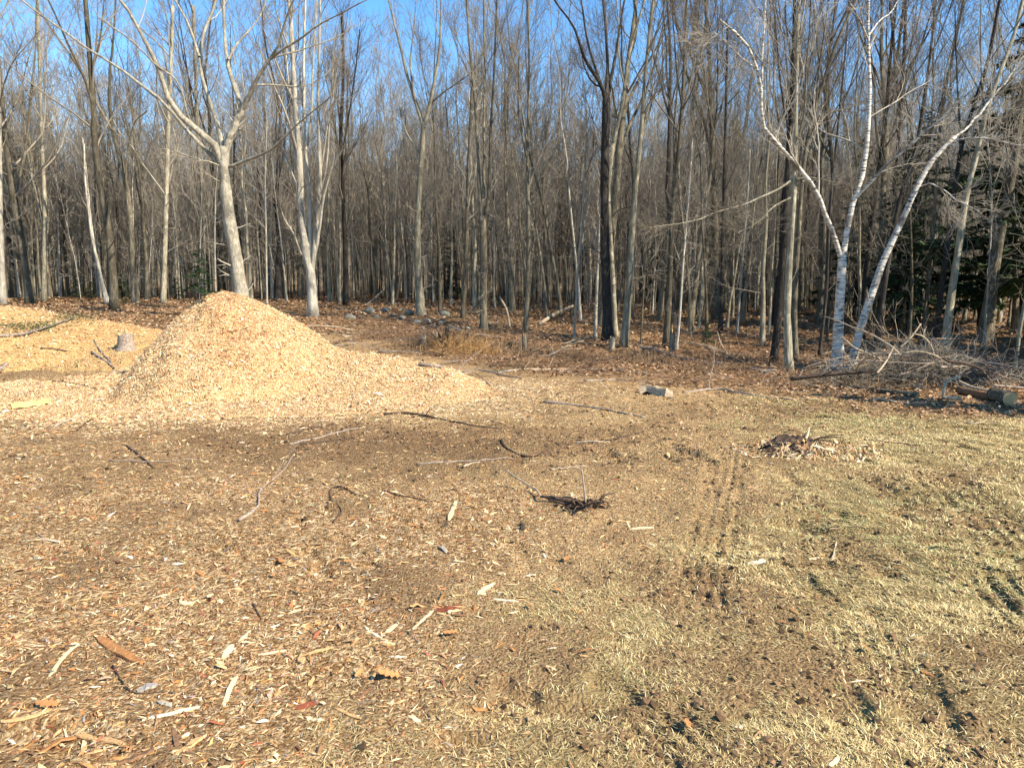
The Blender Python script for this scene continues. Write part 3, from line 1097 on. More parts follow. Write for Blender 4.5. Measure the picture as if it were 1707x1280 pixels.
#@@HEROES
# the big forked tree behind the chip heap
hero('forked_tree', 'large forked grey tree with spreading limbs standing behind the tall chip heap', 'maple', 'twigpale', (405, 515), [
    (27, 19, 0, [(405, 515), (403, 500), (397, 460), (392, 423), (385, 385), (381, 356), (377, 325), (375, 303), (373, 267), (374, 245)]),
    (15, 5, -1.2, [(371, 275), (365, 250), (350, 236), (338, 227), (307, 200), (285, 169), (267, 129), (254, 89), (232, 49), (214, 18), (196, -4)]),
    (8, 3, 1.0, [(364, 272), (356, 263), (329, 236), (303, 209), (276, 174), (240, 145), (191, 109), (151, 85), (102, 49), (58, 18), (24, -8)]),
    (4, 2.5, -1.6, [(318, 203), (310, 185), (304, 155), (290, 130), (262, 111), (222, 71), (182, 42), (165, 30)]),
    (11, 5, 1.8, [(372, 250), (368, 228), (358, 191), (347, 160), (336, 129), (332, 89), (341, 49), (356, 13), (362, -8)]),
    (6, 3, .6, [(332, 95), (320, 58), (307, 27), (290, -2)]),
    (15, 12, -.1, [(375, 258), (379, 240), (385, 225), (392, 209), (403, 182)]),
    (10, 5, .6, [(403, 183), (392, 147), (381, 116), (374, 67), (373, 27), (372, -6)]),
    (10, 3, -1.4, [(403, 184), (414, 165), (428, 134), (445, 102), (463, 80), (472, 45), (485, 9), (494, -8)]),
    (6, 2, -1.0, [(444, 104), (470, 84), (499, 67), (534, 40), (570, 22), (604, 4)]),
    (4, 1.5, .5, [(456, 96), (490, 87), (534, 73), (570, 58), (592, 42)]),
    (5, 2, .8, [(381, 100), (391, 80), (401, 67), (428, 36), (447, -3)]),
    (7, 2, -1.8, [(378, 279), (390, 276), (410, 267), (445, 254), (472, 231), (499, 205), (525, 183), (550, 163)]),
    (4, 1.5, .4, [(427, 142), (446, 142), (468, 143), (503, 145), (530, 134), (554, 115)]),
    (4, 1.5, -1.2, [(370, 279), (350, 270), (334, 267), (294, 253)]),
    (3, 1.2, -.8, [(371, 305), (361, 300), (338, 285), (321, 271)]),
], n1=5, n2=5, n3=4, t0=.4, a1=.55, l1=.22, Y=22)

hero('pale_tree', 'pale tree splitting near its foot into a sheaf of upright whitish stems', 'pale', 'twig', (522, 529), [
    (19, 7, 0, [(522, 529), (521, 505), (520, 481), (517, 445), (512, 430), (502, 356), (500, 289), (497, 231), (492, 178), (488, 89), (482, 0)]),
    (10, 4, .6, [(519, 440), (517, 400), (514, 312), (508, 223), (506, 134), (508, 22), (509, -6)]),
    (11, 4, -.4, [(520, 450), (524, 418), (528, 369), (534, 289), (532, 223), (530, 169), (532, 89), (533, 2)]),
    (7, 3, -.8, [(525, 420), (528, 409), (539, 334), (550, 289), (556, 267)]),
    (5, 3, -.6, [(511, 428), (501, 423), (490, 392), (474, 365), (470, 352)]),
    (5, 2, .8, [(502, 340), (497, 320), (486, 285), (473, 254), (465, 225)]),
    (6, 2.5, .9, [(510, 250), (519, 200), (521, 120), (526, 40), (528, 0)]),
    (5, 2, 1.2, [(497, 235), (485, 170), (478, 100), (476, 20), (475, -4)]),
    (4, 2, -.5, [(531, 330), (544, 280), (548, 220), (553, 150), (560, 60)]),
    (4, 2, .3, [(501, 330), (494, 270), (484, 215), (478, 150), (470, 60)]),
    (4, 2, -.9, [(534, 289), (546, 210), (556, 150), (566, 90)]),
], n1=11, n2=6, n3=4, t0=.35, a1=.36, l1=.2, up=.16)

hero('white_footed_tree', 'forked tree with a whitish lower trunk beside the grey stones', 'grey', 'twig', (702, 527), [
    (16, 9, 0, [(702, 527), (700, 490), (697, 445), (696, 369), (699, 312), (704, 249), (706, 205)]),
    (8, 3, .8, [(706, 212), (692, 165), (677, 120), (659, 45), (646, -5)]),
    (8, 3, -.6, [(706, 210), (717, 178), (728, 111), (735, 45), (735, -4)]),
    (4, 1.5, -1.0, [(719, 171), (744, 151), (779, 127), (800, 105)]),
    (5, 3, .2, [(697, 358), (704, 345), (710, 329), (712, 318)]),
    (4, 2, 1.0, [(692, 168), (684, 110), (690, 50), (694, -2)]),
    (5, 2, .5, [(702, 260), (688, 240), (675, 215), (666, 180)])], n1=9, n2=6, n3=5, t0=.4, a1=.5, l1=.33)

hero('twin_tree', 'dark slender tree forking into two tall parallel stems', 'mid', 'twig', (807, 553), [
    (15, 13, 0, [(807, 553), (806, 500), (806, 445), (805, 387), (804, 360)]),
    (8, 3, .4, [(803, 372), (799, 312), (795, 223), (790, 156), (782, 67), (777, -4)]),
    (8, 3, -.4, [(806, 372), (813, 340), (817, 267), (819, 200), (824, 111), (828, -2)]),
    (6, 3, .9, [(806, 330), (807, 223), (808, 120), (806, 20), (806, -4)])], n1=10, n2=5, n3=5, t0=.3, a1=.42, l1=.26)

hero('slender_tree', 'slender grey tree just beyond the cut stub, with one crooked side stem', 'grey', 'twig', (875, 558), [
    (10, 4, 0, [(875, 558), (878, 510), (880, 467), (881, 378), (879, 267), (881, 178), (882, 89), (879, -3)]),
    (5, 2.5, -.7, [(878, 262), (868, 215), (864, 178), (866, 95)])], n1=12, n2=5, n3=4, t0=.3, a1=.5, l1=.2)

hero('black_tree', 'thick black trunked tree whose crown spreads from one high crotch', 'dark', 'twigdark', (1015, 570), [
    (21, 15, 0, [(1015, 570), (1013, 520), (1011, 480), (1008, 395), (1008, 290), (1010, 205), (1011, 163)]),
    (9, 3, -.8, [(1010, 172), (1002, 142), (975, 98), (957, 45), (937, 20), (920, -6)]),
    (8, 4, .3, [(1011, 168), (1012, 100), (1010, 50), (1005, -4)]),
    (6, 3, -.4, [(1008, 160), (995, 120), (980, 70), (972, 20), (968, -4)]),
    (7, 3, .8, [(1013, 165), (1026, 90), (1036, 30), (1042, -4)]),
    (4, 2, .9, [(1003, 145), (990, 140), (978, 122), (970, 95)])], n1=9, n2=6, n3=4, t0=.4, a1=.55, l1=.3)
hero('grey_tree', 'grey tree with one lit curving stem close behind the thick black trunk', 'grey', 'twigdark', (1027, 560), [
    (9, 9, 0, [(1027, 560), (1022, 470), (1016, 380), (1014, 310), (1022, 240)]),
    (9, 4, .2, [(1021, 248), (1024, 227), (1034, 193), (1042, 142), (1047, 100), (1060, 50), (1076, -4)]),
    (4, 2, .5, [(1042, 150), (1032, 100), (1030, 40), (1028, -4)])], n1=7, n2=5, n3=4, t0=.45, a1=.5)
hero('leaning_tree', 'straight grey tree leaning away from the thick black trunk, with scaly bark', 'grey', 'twig', (1038, 581), [
    (16, 5, 0, [(1038, 581), (1045, 522), (1051, 438), (1055, 374), (1062, 290), (1070, 205), (1074, 142), (1078, 100), (1085, 30), (1090, -6)]),
    (5, 2, .6, [(1058, 330), (1066, 250), (1084, 180), (1100, 130), (1112, 60)]),
    (4, 2, -.6, [(1072, 190), (1090, 160), (1104, 148)])], n1=11, n2=5, n3=4, t0=.4, a1=.5, l1=.2)
hero('brown_tree', 'brown straight tree behind the splintered knee-high stub', 'mid', 'twigdark', (1110, 578), [
    (13, 4, 0, [(1110, 578), (1113, 530), (1116, 480), (1121, 353), (1129, 269), (1137, 176), (1141, 90), (1145, -3)]),
    (5, 2, .7, [(1134, 200), (1150, 140), (1160, 80), (1165, 20)]),
    (4, 2, -.7, [(1137, 176), (1128, 120), (1124, 60), (1120, -2)])], n1=11, n2=6, n3=5, t0=.4, a1=.5, l1=.22)
hero('spreading_tree', 'leaning tree with a fan shaped crown behind the tilted fallen pole', 'mid', 'twigdark', (1149, 543), [
    (12, 6, 0, [(1149, 543), (1159, 480), (1168, 395), (1176, 340), (1184, 290), (1190, 215)]),
    (5, 2, -.6, [(1190, 225), (1180, 170), (1172, 100), (1165, 40)]),
    (5, 2, .6, [(1191, 215), (1196, 150), (1196, 80), (1197, 10)]),
    (5, 2, .2, [(1191, 218), (1208, 160), (1222, 120), (1232, 70)])], n1=11, n2=7, n3=5, t0=.5, a1=.55, l1=.34)
hero('old_tree', 'old gnarled broad trunk with a flared foot and broken limb deep in shade', 'mid', 'twigdark', (1218, 499), [
    (34, 17, 0, [(1218, 499), (1219, 470), (1222, 437), (1225, 370), (1227, 311), (1230, 260), (1226, 200)]),
    (9, 6, -.8, [(1228, 420), (1243, 411), (1256, 402)]),
    (10, 4, .8, [(1229, 270), (1242, 215), (1250, 150), (1262, 90)]),
    (8, 4, -.6, [(1227, 300), (1212, 280), (1205, 240)])], n1=9, n2=6, n3=5, t0=.4, a1=.7, l1=.4)
hero('black_pole_tree', 'thin straight blackish tree rising before the old gnarled trunk', 'dark', 'twigdark', (1201, 557), [
    (9, 4, 0, [(1201, 557), (1203, 480), (1205, 400), (1207, 300), (1209, 227), (1211, 140), (1213, 40)])], n1=16, n2=5, n3=4, t0=.4, l1=.14)

# three trunks standing together
hero('dark_clump_tree', 'darkest of the three trunks standing together near the white birches', 'dark', 'twigdark', (1289, 607), [
    (15, 6, 0, [(1289, 607), (1294, 560), (1299, 508), (1309, 356), (1314, 254), (1322, 102), (1325, -4)]),
    (6, 3, .8, [(1312, 300), (1328, 235), (1350, 180), (1380, 120), (1412, 60)]),
    (5, 3, -.6, [(1316, 225), (1302, 150), (1296, 80), (1290, 10)])], n1=10, n2=6, n3=4, t0=.4, a1=.5, l1=.25)
hero('sunlit_clump_tree', 'sunlit grey trunk at the front of the three standing together', 'grey', 'twig', (1316, 621), [
    (16, 6, 0, [(1316, 621), (1313, 560), (1312, 508), (1318, 406), (1324, 305), (1327, 152), (1332, -4)]),
    (5, 2.5, -.8, [(1325, 250), (1340, 190), (1344, 120), (1350, 40), (1352, 0)]),
    (5, 1.5, -1.6, [(1323, 298), (1300, 314), (1270, 328), (1243, 340), (1200, 352), (1158, 368), (1112, 376), (1082, 380)]),
    (4, 1.2, -1.0, [(1318, 330), (1290, 345), (1262, 372), (1230, 388)]),
    (4, 1.2, .9, [(1322, 300), (1350, 296), (1390, 304), (1430, 318)])], n1=12, n2=6, n3=4, t0=.4, a1=.5, l1=.22)
hero('curved_clump_tree', 'trunk of the group of three that bends over towards the birches up high', 'mid', 'twigdark', (1327, 603), [
    (12, 5, 0, [(1327, 603), (1324, 508), (1330, 406), (1337, 305), (1347, 229), (1368, 152), (1393, 76), (1424, 6)]),
    (5, 2, .7, [(1347, 229), (1380, 190), (1410, 182), (1450, 165)]),
    (5, 2, -.4, [(1360, 175), (1366, 110), (1376, 40), (1380, 0)])], n1=10, n2=6, n3=4, t0=.4, a1=.5, l1=.25)

hero('birch', 'upright white birch forking at head height into crooked white limbs', 'birch', 'twigpale', (1395, 617), [
    (20, 14, 0, [(1395, 617), (1397, 575), (1398, 533), (1402, 470), (1404, 432)]),
    (10, 4, -1.4, [(1403, 438), (1390, 391), (1373, 356), (1357, 315), (1337, 290), (1307, 254), (1284, 223), (1271, 198), (1267, 152), (1261, 112), (1251, 81), (1230, 56), (1200, 34)]),
    (5, 3, .3, [(1270, 190), (1269, 140), (1271, 91), (1274, 25), (1276, -6)]),
    (4, 2, -1.6, [(1297, 240), (1297, 213), (1317, 178), (1335, 147), (1338, 112), (1330, 76), (1342, 8)]),
    (12, 4, .5, [(1404, 440), (1413, 376), (1421, 335), (1434, 300), (1444, 254), (1449, 193), (1449, 132), (1447, 61), (1449, -6)]),
    (6, 2, -1.2, [(1422, 335), (1454, 300), (1484, 269), (1515, 244), (1556, 208), (1596, 173), (1630, 140)]),
    (3, 1.5, -.8, [(1447, 66), (1436, 40), (1420, 8)]),
    (3, 1.5, .8, [(1448, 60), (1466, 36), (1486, 20), (1500, -4)]),
    (3, 1.2, -1.8, [(1253, 110), (1230, 90), (1202, 64), (1190, 52)])], n1=9, n2=7, n3=5, t0=.2, a1=.8, l1=.28, up=.0)
hero('birch', 'strongly leaning white birch with dark bands beside the brush heap', 'birch', 'twigpale', (1417, 616), [
    (15, 7, 0, [(1417, 616), (1434, 549), (1454, 488), (1474, 432), (1500, 376), (1525, 320), (1550, 274), (1576, 244), (1592, 228)]),
    (4, 2, -.8, [(1576, 246), (1592, 236), (1606, 231), (1647, 232), (1688, 241), (1720, 242)]),
    (4.5, 2.2, .6, [(1588, 232), (1617, 208), (1647, 173), (1683, 127), (1712, 88)]),
    (3, 1.5, -1.2, [(1533, 312), (1550, 306), (1565, 312), (1606, 340), (1637, 356)])], n1=9, n2=7, n3=5, t0=.25, a1=.75, l1=.3, up=.02)

hero('lit_tree', 'tall grey tree rising straight out of the brush heap, sunlit along one side', 'grey', 'twig', (1573, 590), [
    (16, 6, 0, [(1573, 590), (1584, 508), (1599, 406), (1611, 325), (1627, 264), (1642, 193), (1660, 140), (1690, 60), (1706, -4)]),
    (5, 2.5, -.8, [(1629, 255), (1650, 228), (1680, 190), (1712, 160)]),
    (5, 2, .8, [(1640, 200), (1638, 140), (1634, 70), (1636, -2)])], n1=11, n2=6, n3=4, t0=.3, a1=.55, l1=.25)
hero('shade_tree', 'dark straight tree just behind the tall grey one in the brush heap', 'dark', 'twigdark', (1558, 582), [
    (12, 5, 0, [(1558, 582), (1566, 508), (1576, 432), (1601, 254), (1622, 180), (1647, 102), (1667, -2)]),
    (5, 2, .6, [(1601, 250), (1598, 180), (1594, 100), (1592, 10)])], n1=11, n2=6, n3=4, t0=.4, a1=.5, l1=.22)
hero('thin_tree', 'thin grey tree behind the brush heap, next to the dark conifers', 'grey', 'twig', (1540, 555), [
    (9, 4, 0, [(1540, 555), (1551, 432), (1561, 305), (1568, 203), (1591, 76), (1608, -4)])], n1=14, n2=5, n3=4, t0=.35, l1=.16)
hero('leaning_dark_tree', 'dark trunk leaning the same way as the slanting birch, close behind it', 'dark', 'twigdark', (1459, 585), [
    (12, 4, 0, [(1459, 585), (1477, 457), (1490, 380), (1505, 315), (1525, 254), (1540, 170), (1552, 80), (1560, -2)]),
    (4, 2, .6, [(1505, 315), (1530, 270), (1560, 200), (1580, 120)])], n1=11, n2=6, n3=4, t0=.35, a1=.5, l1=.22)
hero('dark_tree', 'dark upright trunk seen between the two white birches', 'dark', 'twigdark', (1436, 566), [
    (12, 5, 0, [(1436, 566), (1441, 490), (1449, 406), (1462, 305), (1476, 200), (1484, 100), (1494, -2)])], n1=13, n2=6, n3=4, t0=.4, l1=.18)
hero('thin_dark_tree', 'thin dark tree between the group of three trunks and the upright birch', 'dark', 'twigdark', (1365, 595), [
    (7, 3, 0, [(1365, 595), (1372, 540), (1378, 483), (1381, 400), (1388, 300), (1398, 200), (1408, 100), (1416, 0)])], n1=12, n2=5, n3=4, t0=.4, l1=.16)
hero('edge_sapling', 'thin lit stem standing alone past the sawn log and brush heap', 'grey', 'twig', (1690, 618), [
    (7, 4, 0, [(1690, 618), (1697, 575), (1703, 533), (1714, 470), (1726, 380), (1740, 240)])], n1=9, n2=4, n3=3, t0=.4, cat='sapling')

# pale poles in the middle
for (lab, b, st) in [
    ('whitish thin pole leaning slightly, nearest the fallen birch log', (956, 565), (5, 3, 0, [(956, 565), (960, 510), (965, 430), (970, 370), (974, 311), (978, 230)])),
    ('pale pole between the thick black trunk and the whitish leaning pole', (992, 565), (7, 4, 0, [(992, 565), (994, 500), (998, 400), (1001, 336), (1004, 250)])),
    ('cream coloured thin pole just past the splintered knee-high stub', (1127, 583), (5, 3, 0, [(1127, 583), (1133, 530), (1138, 450), (1144, 374), (1150, 300), (1154, 230)])),
    ('very thin white pole between the leaning grey tree and brown tree', (1068, 574), (4, 2.5, 0, [(1068, 574), (1072, 500), (1076, 430), (1079, 387), (1084, 300)])),
    ('thin whitish sapling in a pair on the open leafy floor before the old trunk', (1228, 558), (5, 3, 0, [(1228, 558), (1234, 480), (1240, 400), (1246, 330), (1250, 250)])),
    ('thin yellowish pole behind the chip heap, beside the large forked tree', (445, 508), (4, 2.5, 0, [(445, 508), (444, 440), (443, 360), (442, 300), (445, 200)])),
    ('short pale stem close behind the large forked tree', (420, 498), (6, 3, 0, [(420, 498), (414, 440), (409, 390), (407, 365), (405, 300)])),
    ('reddish brown sapling between the two stems before the stones', (771, 531), (8, 5, 0, [(771, 531), (774, 480), (778, 380), (780, 300), (783, 230), (788, 120)])),
]:
    hero('sapling', lab, 'pole' if 'brown' not in lab else 'mid', 'twigpale', b, [st], n1=12, n2=4, n3=3, cat='sapling', t0=.4, l1=.16)

# the trees beyond the low mound
hero('edge_tree', 'smooth pale trunk rising behind the high end of the yellow mound', 'pole', 'twig', (4, 508), [
    (13, 9, 0, [(4, 508), (2, 440), (-1, 360), (-2, 280), (-3, 180), (-6, 60), (-8, -4)])], n1=10, n2=6, n3=4, t0=.4)
hero('mossy_tree', 'stout brown trunk leaning back over the yellow mound', 'mid', 'twig', (52, 508), [
    (17, 7, 0, [(52, 508), (46, 460), (38, 414), (27, 356), (18, 300), (8, 220), (-2, 120), (-10, 10)]),
    (6, 3, .8, [(24, 330), (40, 260), (50, 180), (58, 90), (62, 0)])], n1=10, n2=6, n3=5, t0=.35)
hero('spotted_tree', 'thin tree blotched with white lichen beside the stout brown trunk', 'pole', 'twig', (33, 496), [
    (6, 3, 0, [(33, 496), (25, 430), (18, 380), (10, 340), (2, 300), (-8, 240)])], n1=9, n2=5, n3=4, t0=.4)
hero('greenish_tree', 'slim pale green tree forking above the yellow mound', 'grey', 'twig', (73, 504), [
    (9, 5, 0, [(73, 504), (74, 430), (75, 356), (73, 300), (71, 267), (68, 190), (66, 100), (62, 0)]),
    (5, 3, .6, [(73, 380), (62, 330), (54, 300), (44, 240), (38, 170)])], n1=11, n2=6, n3=5, t0=.35)
hero('tall_tree', 'tall smooth brown tree with a dark ring, standing past the sawn stump', 'mid', 'twig', (191, 516), [
    (16, 8, 0, [(191, 516), (188, 460), (185, 423), (176, 356), (166, 300), (158, 240), (156, 178), (149, 89), (142, -4)]),
    (6, 3, -.8, [(156, 180), (140, 130), (112, 70), (90, 20), (78, -4)]),
    (5, 2, .8, [(152, 120), (166, 70), (172, 20), (174, -4)])], n1=10, n2=6, n3=5, t0=.35)
hero('twin_stem_tree', 'pair of thin whitish stems crossing beside the tall smooth brown tree', 'pole', 'twig', (178, 505), [
    (6, 3, 0, [(178, 505), (166, 450), (154, 400), (148, 355), (142, 300), (140, 240)]),
    (6, 3, .4, [(184, 510), (170, 470), (160, 430), (152, 370), (146, 310), (138, 230)])], n1=8, n2=5, n3=4, t0=.4)
hero('blackfoot_tree', 'tree with a charred black foot and lichen spotted trunk dividing high up', 'mid', 'twig', (226, 506), [
    (13, 8, 0, [(226, 506), (223, 460), (220, 409), (214, 334), (205, 285), (196, 249), (187, 214)]),
    (6, 3, -.8, [(188, 218), (172, 192), (160, 169), (134, 118), (89, 53), (60, 10)]),
    (7, 3, .6, [(187, 216), (182, 156), (187, 89), (192, 20), (193, -4)]),
    (5, 2, -.5, [(214, 330), (210, 280), (222, 210), (246, 185)])], n1=9, n2=6, n3=5, t0=.4)
hero('greenbark_tree', 'plain greenish trunk midway between the charred tree and large forked tree', 'grey', 'twig', (272, 506), [
    (10, 6, 0, [(272, 506), (274, 450), (276, 378), (278, 312), (280, 230), (284, 130), (288, 10)])], n1=13, n2=6, n3=5, t0=.35)
hero('tall_dark_tree', 'tall dark trunk standing past the pale sheaf of stems', 'dark', 'twigdark', (577, 508), [
    (10, 5, 0, [(577, 508), (576, 450), (574, 380), (571, 300), (568, 220), (572, 130), (570, 20)]),
    (4, 2, .6, [(570, 260), (582, 190), (592, 120), (600, 50)])], n1=12, n2=6, n3=5, t0=.35)
hero('stub_tree', 'grey trunk behind the large forked tree, streaked with white lichen', 'grey', 'twig', (340, 500), [
    (10, 6, 0, [(340, 500), (339, 440), (338, 375), (336, 300), (330, 220), (326, 120), (322, 10)])], n1=12, n2=6, n3=5, t0=.35)


# ------------------------------------------------------------------ the wood: every tree an object of its own
def wood_edge(x):
    return np.interp(x, [-30, -17, -6, -2.5, 0, 2.6, 5.5, 8, 14, 25], [32, 29, 26, 25, 23.5, 22, 18.5, 18.5, 17, 17])


def plant_wood(count=255):
    g = np.random.default_rng(21)
    wts = np.array([w for w, _ in PROTOS]); wts /= wts.sum()
    put = list(TAKEN)
    done = tries = 0
    while done < count and tries < 60000:
        tries += 1
        y = 17 + 27 * g.uniform() ** .9
        hx = .685 * y + .8
        x = g.uniform(-hx, hx)
        if y < wood_edge(x) + .6: continue
        dmin = .5 + .006 * y
        if any((x - a) ** 2 + (y - b) ** 2 < dmin ** 2 for a, b in put): continue
        put.append((x, y))
        k = g.choice(len(PROTOS), p=wts)
        lst = PROTOS[k][1]
        ent = lst[g.integers(len(lst))]
        if not ent[1]:
            o = ent[0]; ent[1] = True
        else:
            o = copy_tree(ent[0])
        s = g.uniform(.78, 1.2)
        o.location = (x, y, float(ground_h(x, y)))
        o.rotation_euler = (g.normal() * .025, g.normal() * .03, g.uniform(0, 6.28))
        o.scale = (s * g.uniform(.85, 1.2),) * 2 + (s,)
        PLANTED.append((o, x, y))
        done += 1
    return put


PLANTED = []
PUT = plant_wood()


def label_wood():
    marks = [(2, 'the smooth pale edge trunk'), (185, 'the tall brown tree'), (220, 'the charred tree'), (388, 'the large forked tree'), (512, 'the many-stemmed pale tree'), (699, 'the white-footed tree'),
             (806, 'the twin-stemmed tree'), (880, 'the slender grey tree'), (1010, 'the thick black trunk'), (1116, 'the brown tree'), (1205, 'the thin black tree'), (1314, 'the three-trunk group'),
             (1398, 'the upright birch'), (1455, 'the leaning birch'), (1590, 'the tall sunlit tree')]
    kinds = {'slim_tree': 'slim grey trees', 'stout_tree': 'stout dark trees', 'forked_tree': 'forked grey trees', 'sapling': 'thin pale saplings', 'crooked_tree': 'crooked thin trees'}
    cells = {}
    for o, x, y in PLANTED:
        px = 853.5 + FPX * x / y
        k = sum(px > m for m, _ in marks)
        cells.setdefault((o.name.split('.')[0], k), []).append((y, o))
    for (nm, k), lst in cells.items():
        lst.sort(key=lambda q: q[0])
        where = 'beyond ' + marks[-1][1] if k == len(marks) else ('outside ' + marks[0][1] if k == 0 else 'between %s and %s' % (marks[k - 1][1], marks[k][1]))
        kd = kinds[nm]
        if len(lst) == 1:
            lst[0][1]['label'] = 'only ' + kd[:-1] + ' ' + where
            continue
        for i, (y, o) in enumerate(lst[:3]):
            rk = ['nearest', 'second', 'third'][i]
            if i == len(lst) - 1: rk = 'farthest'
            o['label'] = rk + ' of ' + kd + ' ' + where if i == 0 or rk == 'farthest' else '%s nearest %s %s' % (rk, kd[:-1], where)


label_wood()



def far_wood(n=3600):
    """the rest of the wood, too many to tell apart: one object that instances a dozen bare trees"""
    g = np.random.default_rng(31)
    src = bpy.data.collections.new('far_wood_trees')
    for q in range(12):
        sap = q >= 6
        H = g.uniform(5, 8) if sap else g.uniform(8, 11.5)
        k = 8; t = np.linspace(0, 1, k)
        P = np.stack([np.cumsum(g.normal(size=k)) * .16 * t, np.cumsum(g.normal(size=k)) * .16 * t, H * t - .3 * (t == 0)], 1)
        rad = (g.uniform(.022, .036) if sap else g.uniform(.05, .10)) * (1 - .88 * t)
        T = Geo(); tube(T, P, rad, 6)
        C = crown(g, P[None], rad[None], 15, 7, 0 if sap else 4, .3, .6, .3, rmin=.006)
        A, ra = sprout(g, P[None], rad[None], 10, .1, .5, 1.1, .3, .1, .5, .2, 4, .02, .15, .006)
        tube(C, A, ra, 3)
        B, rb = sprout(g, A, ra, 4, .3, 1, .7, .2, .5, .2, .6, 3, .03, .15, .006)
        tube(C, B, rb, 3)
        me1 = T.mesh('far_trunk', M[['grey', 'mid', 'pole', 'dark', 'pole', 'grey'][q % 6]])
        me2 = C.mesh('far_crown', M[['twig', 'twigpale', 'twigpale'][q % 3]])
        # one mesh with two materials
        nv1 = len(me1.vertices)
        V = np.concatenate([np.concatenate(T.V), np.concatenate(C.V)])
        F = np.concatenate([np.concatenate(T.F4), np.concatenate(C.F4) + nv1])
        me = make_mesh('far_tree', V, [F], me1.materials[0])
        me.materials.append(me2.materials[0])
        mi = np.zeros(len(F), np.int32); mi[len(np.concatenate(T.F4)):] = 1
        me.polygons.foreach_set('material_index', mi)
        src.objects.link(bpy.data.objects.new('far_tree', me))
        bpy.data.meshes.remove(me1); bpy.data.meshes.remove(me2)
    y = 33 + 165 * g.uniform(size=n) ** 1.15
    x = g.uniform(-1, 1, n) * (.72 * y + 4)
    which = g.integers(0, 12, n)
    y2 = 27 + 26 * g.uniform(size=1100)
    x2 = g.uniform(-1, 1, 1100) * (.70 * y2 + 2)
    k2 = y2 > wood_edge(x2) + 4
    x, y = np.concatenate([x, x2[k2]]), np.concatenate([y, y2[k2]])
    which = np.concatenate([which, g.integers(6, 12, k2.sum())])
    n = len(x)
    V = np.stack([x, y, ground_h(x, y) - .1], 1)
    me = bpy.data.meshes.new('far_wood')
    me.vertices.add(n)
    me.vertices.foreach_set('co', V.astype(np.float32).ravel())
    for nm, arr in (('turn', g.uniform(0, 6.28, n)), ('size', g.uniform(.75, 1.2, n))):
        me.attributes.new(nm, 'FLOAT', 'POINT').data.foreach_set('value', arr.astype(np.float32))
    me.attributes.new('pick', 'INT', 'POINT').data.foreach_set('value', which.astype(np.int32))
    ng = bpy.data.node_groups.new('plant_trees', 'GeometryNodeTree')
    ng.interface.new_socket('Geometry', in_out='INPUT', socket_type='NodeSocketGeometry')
    ng.interface.new_socket('Geometry', in_out='OUTPUT', socket_type='NodeSocketGeometry')
    N = ng.nodes.new
    gi, go, ip, ci = N('NodeGroupInput'), N('NodeGroupOutput'), N('GeometryNodeInstanceOnPoints'), N('GeometryNodeCollectionInfo')
    ci.inputs[0].default_value = src
    ci.inputs['Separate Children'].default_value = True
    ci.inputs['Reset Children'].default_value = True
    ip.inputs['Pick Instance'].default_value = True

    def attr(nm, typ):
        a = N('GeometryNodeInputNamedAttribute'); a.data_type = typ
        a.inputs['Name'].default_value = nm
        return a.outputs[0]
    cx = N('ShaderNodeCombineXYZ')
    L = ng.links.new
    L(attr('turn', 'FLOAT'), cx.inputs[2])
    L(gi.outputs[0], ip.inputs['Points'])
    L(ci.outputs[0], ip.inputs['Instance'])
    L(attr('pick', 'INT'), ip.inputs['Instance Index'])
    L(cx.outputs[0], ip.inputs['Rotation'])
    L(attr('size', 'FLOAT'), ip.inputs['Scale'])
    L(ip.outputs[0], go.inputs[0])
    o = link('far_wood', me)
    md = o.modifiers.new('plant_trees', 'NODES')
    md.node_group = ng
    tag(o, 'far off bare wood closing the view behind the nearer trees', 'wood', kind='stuff')


far_wood()


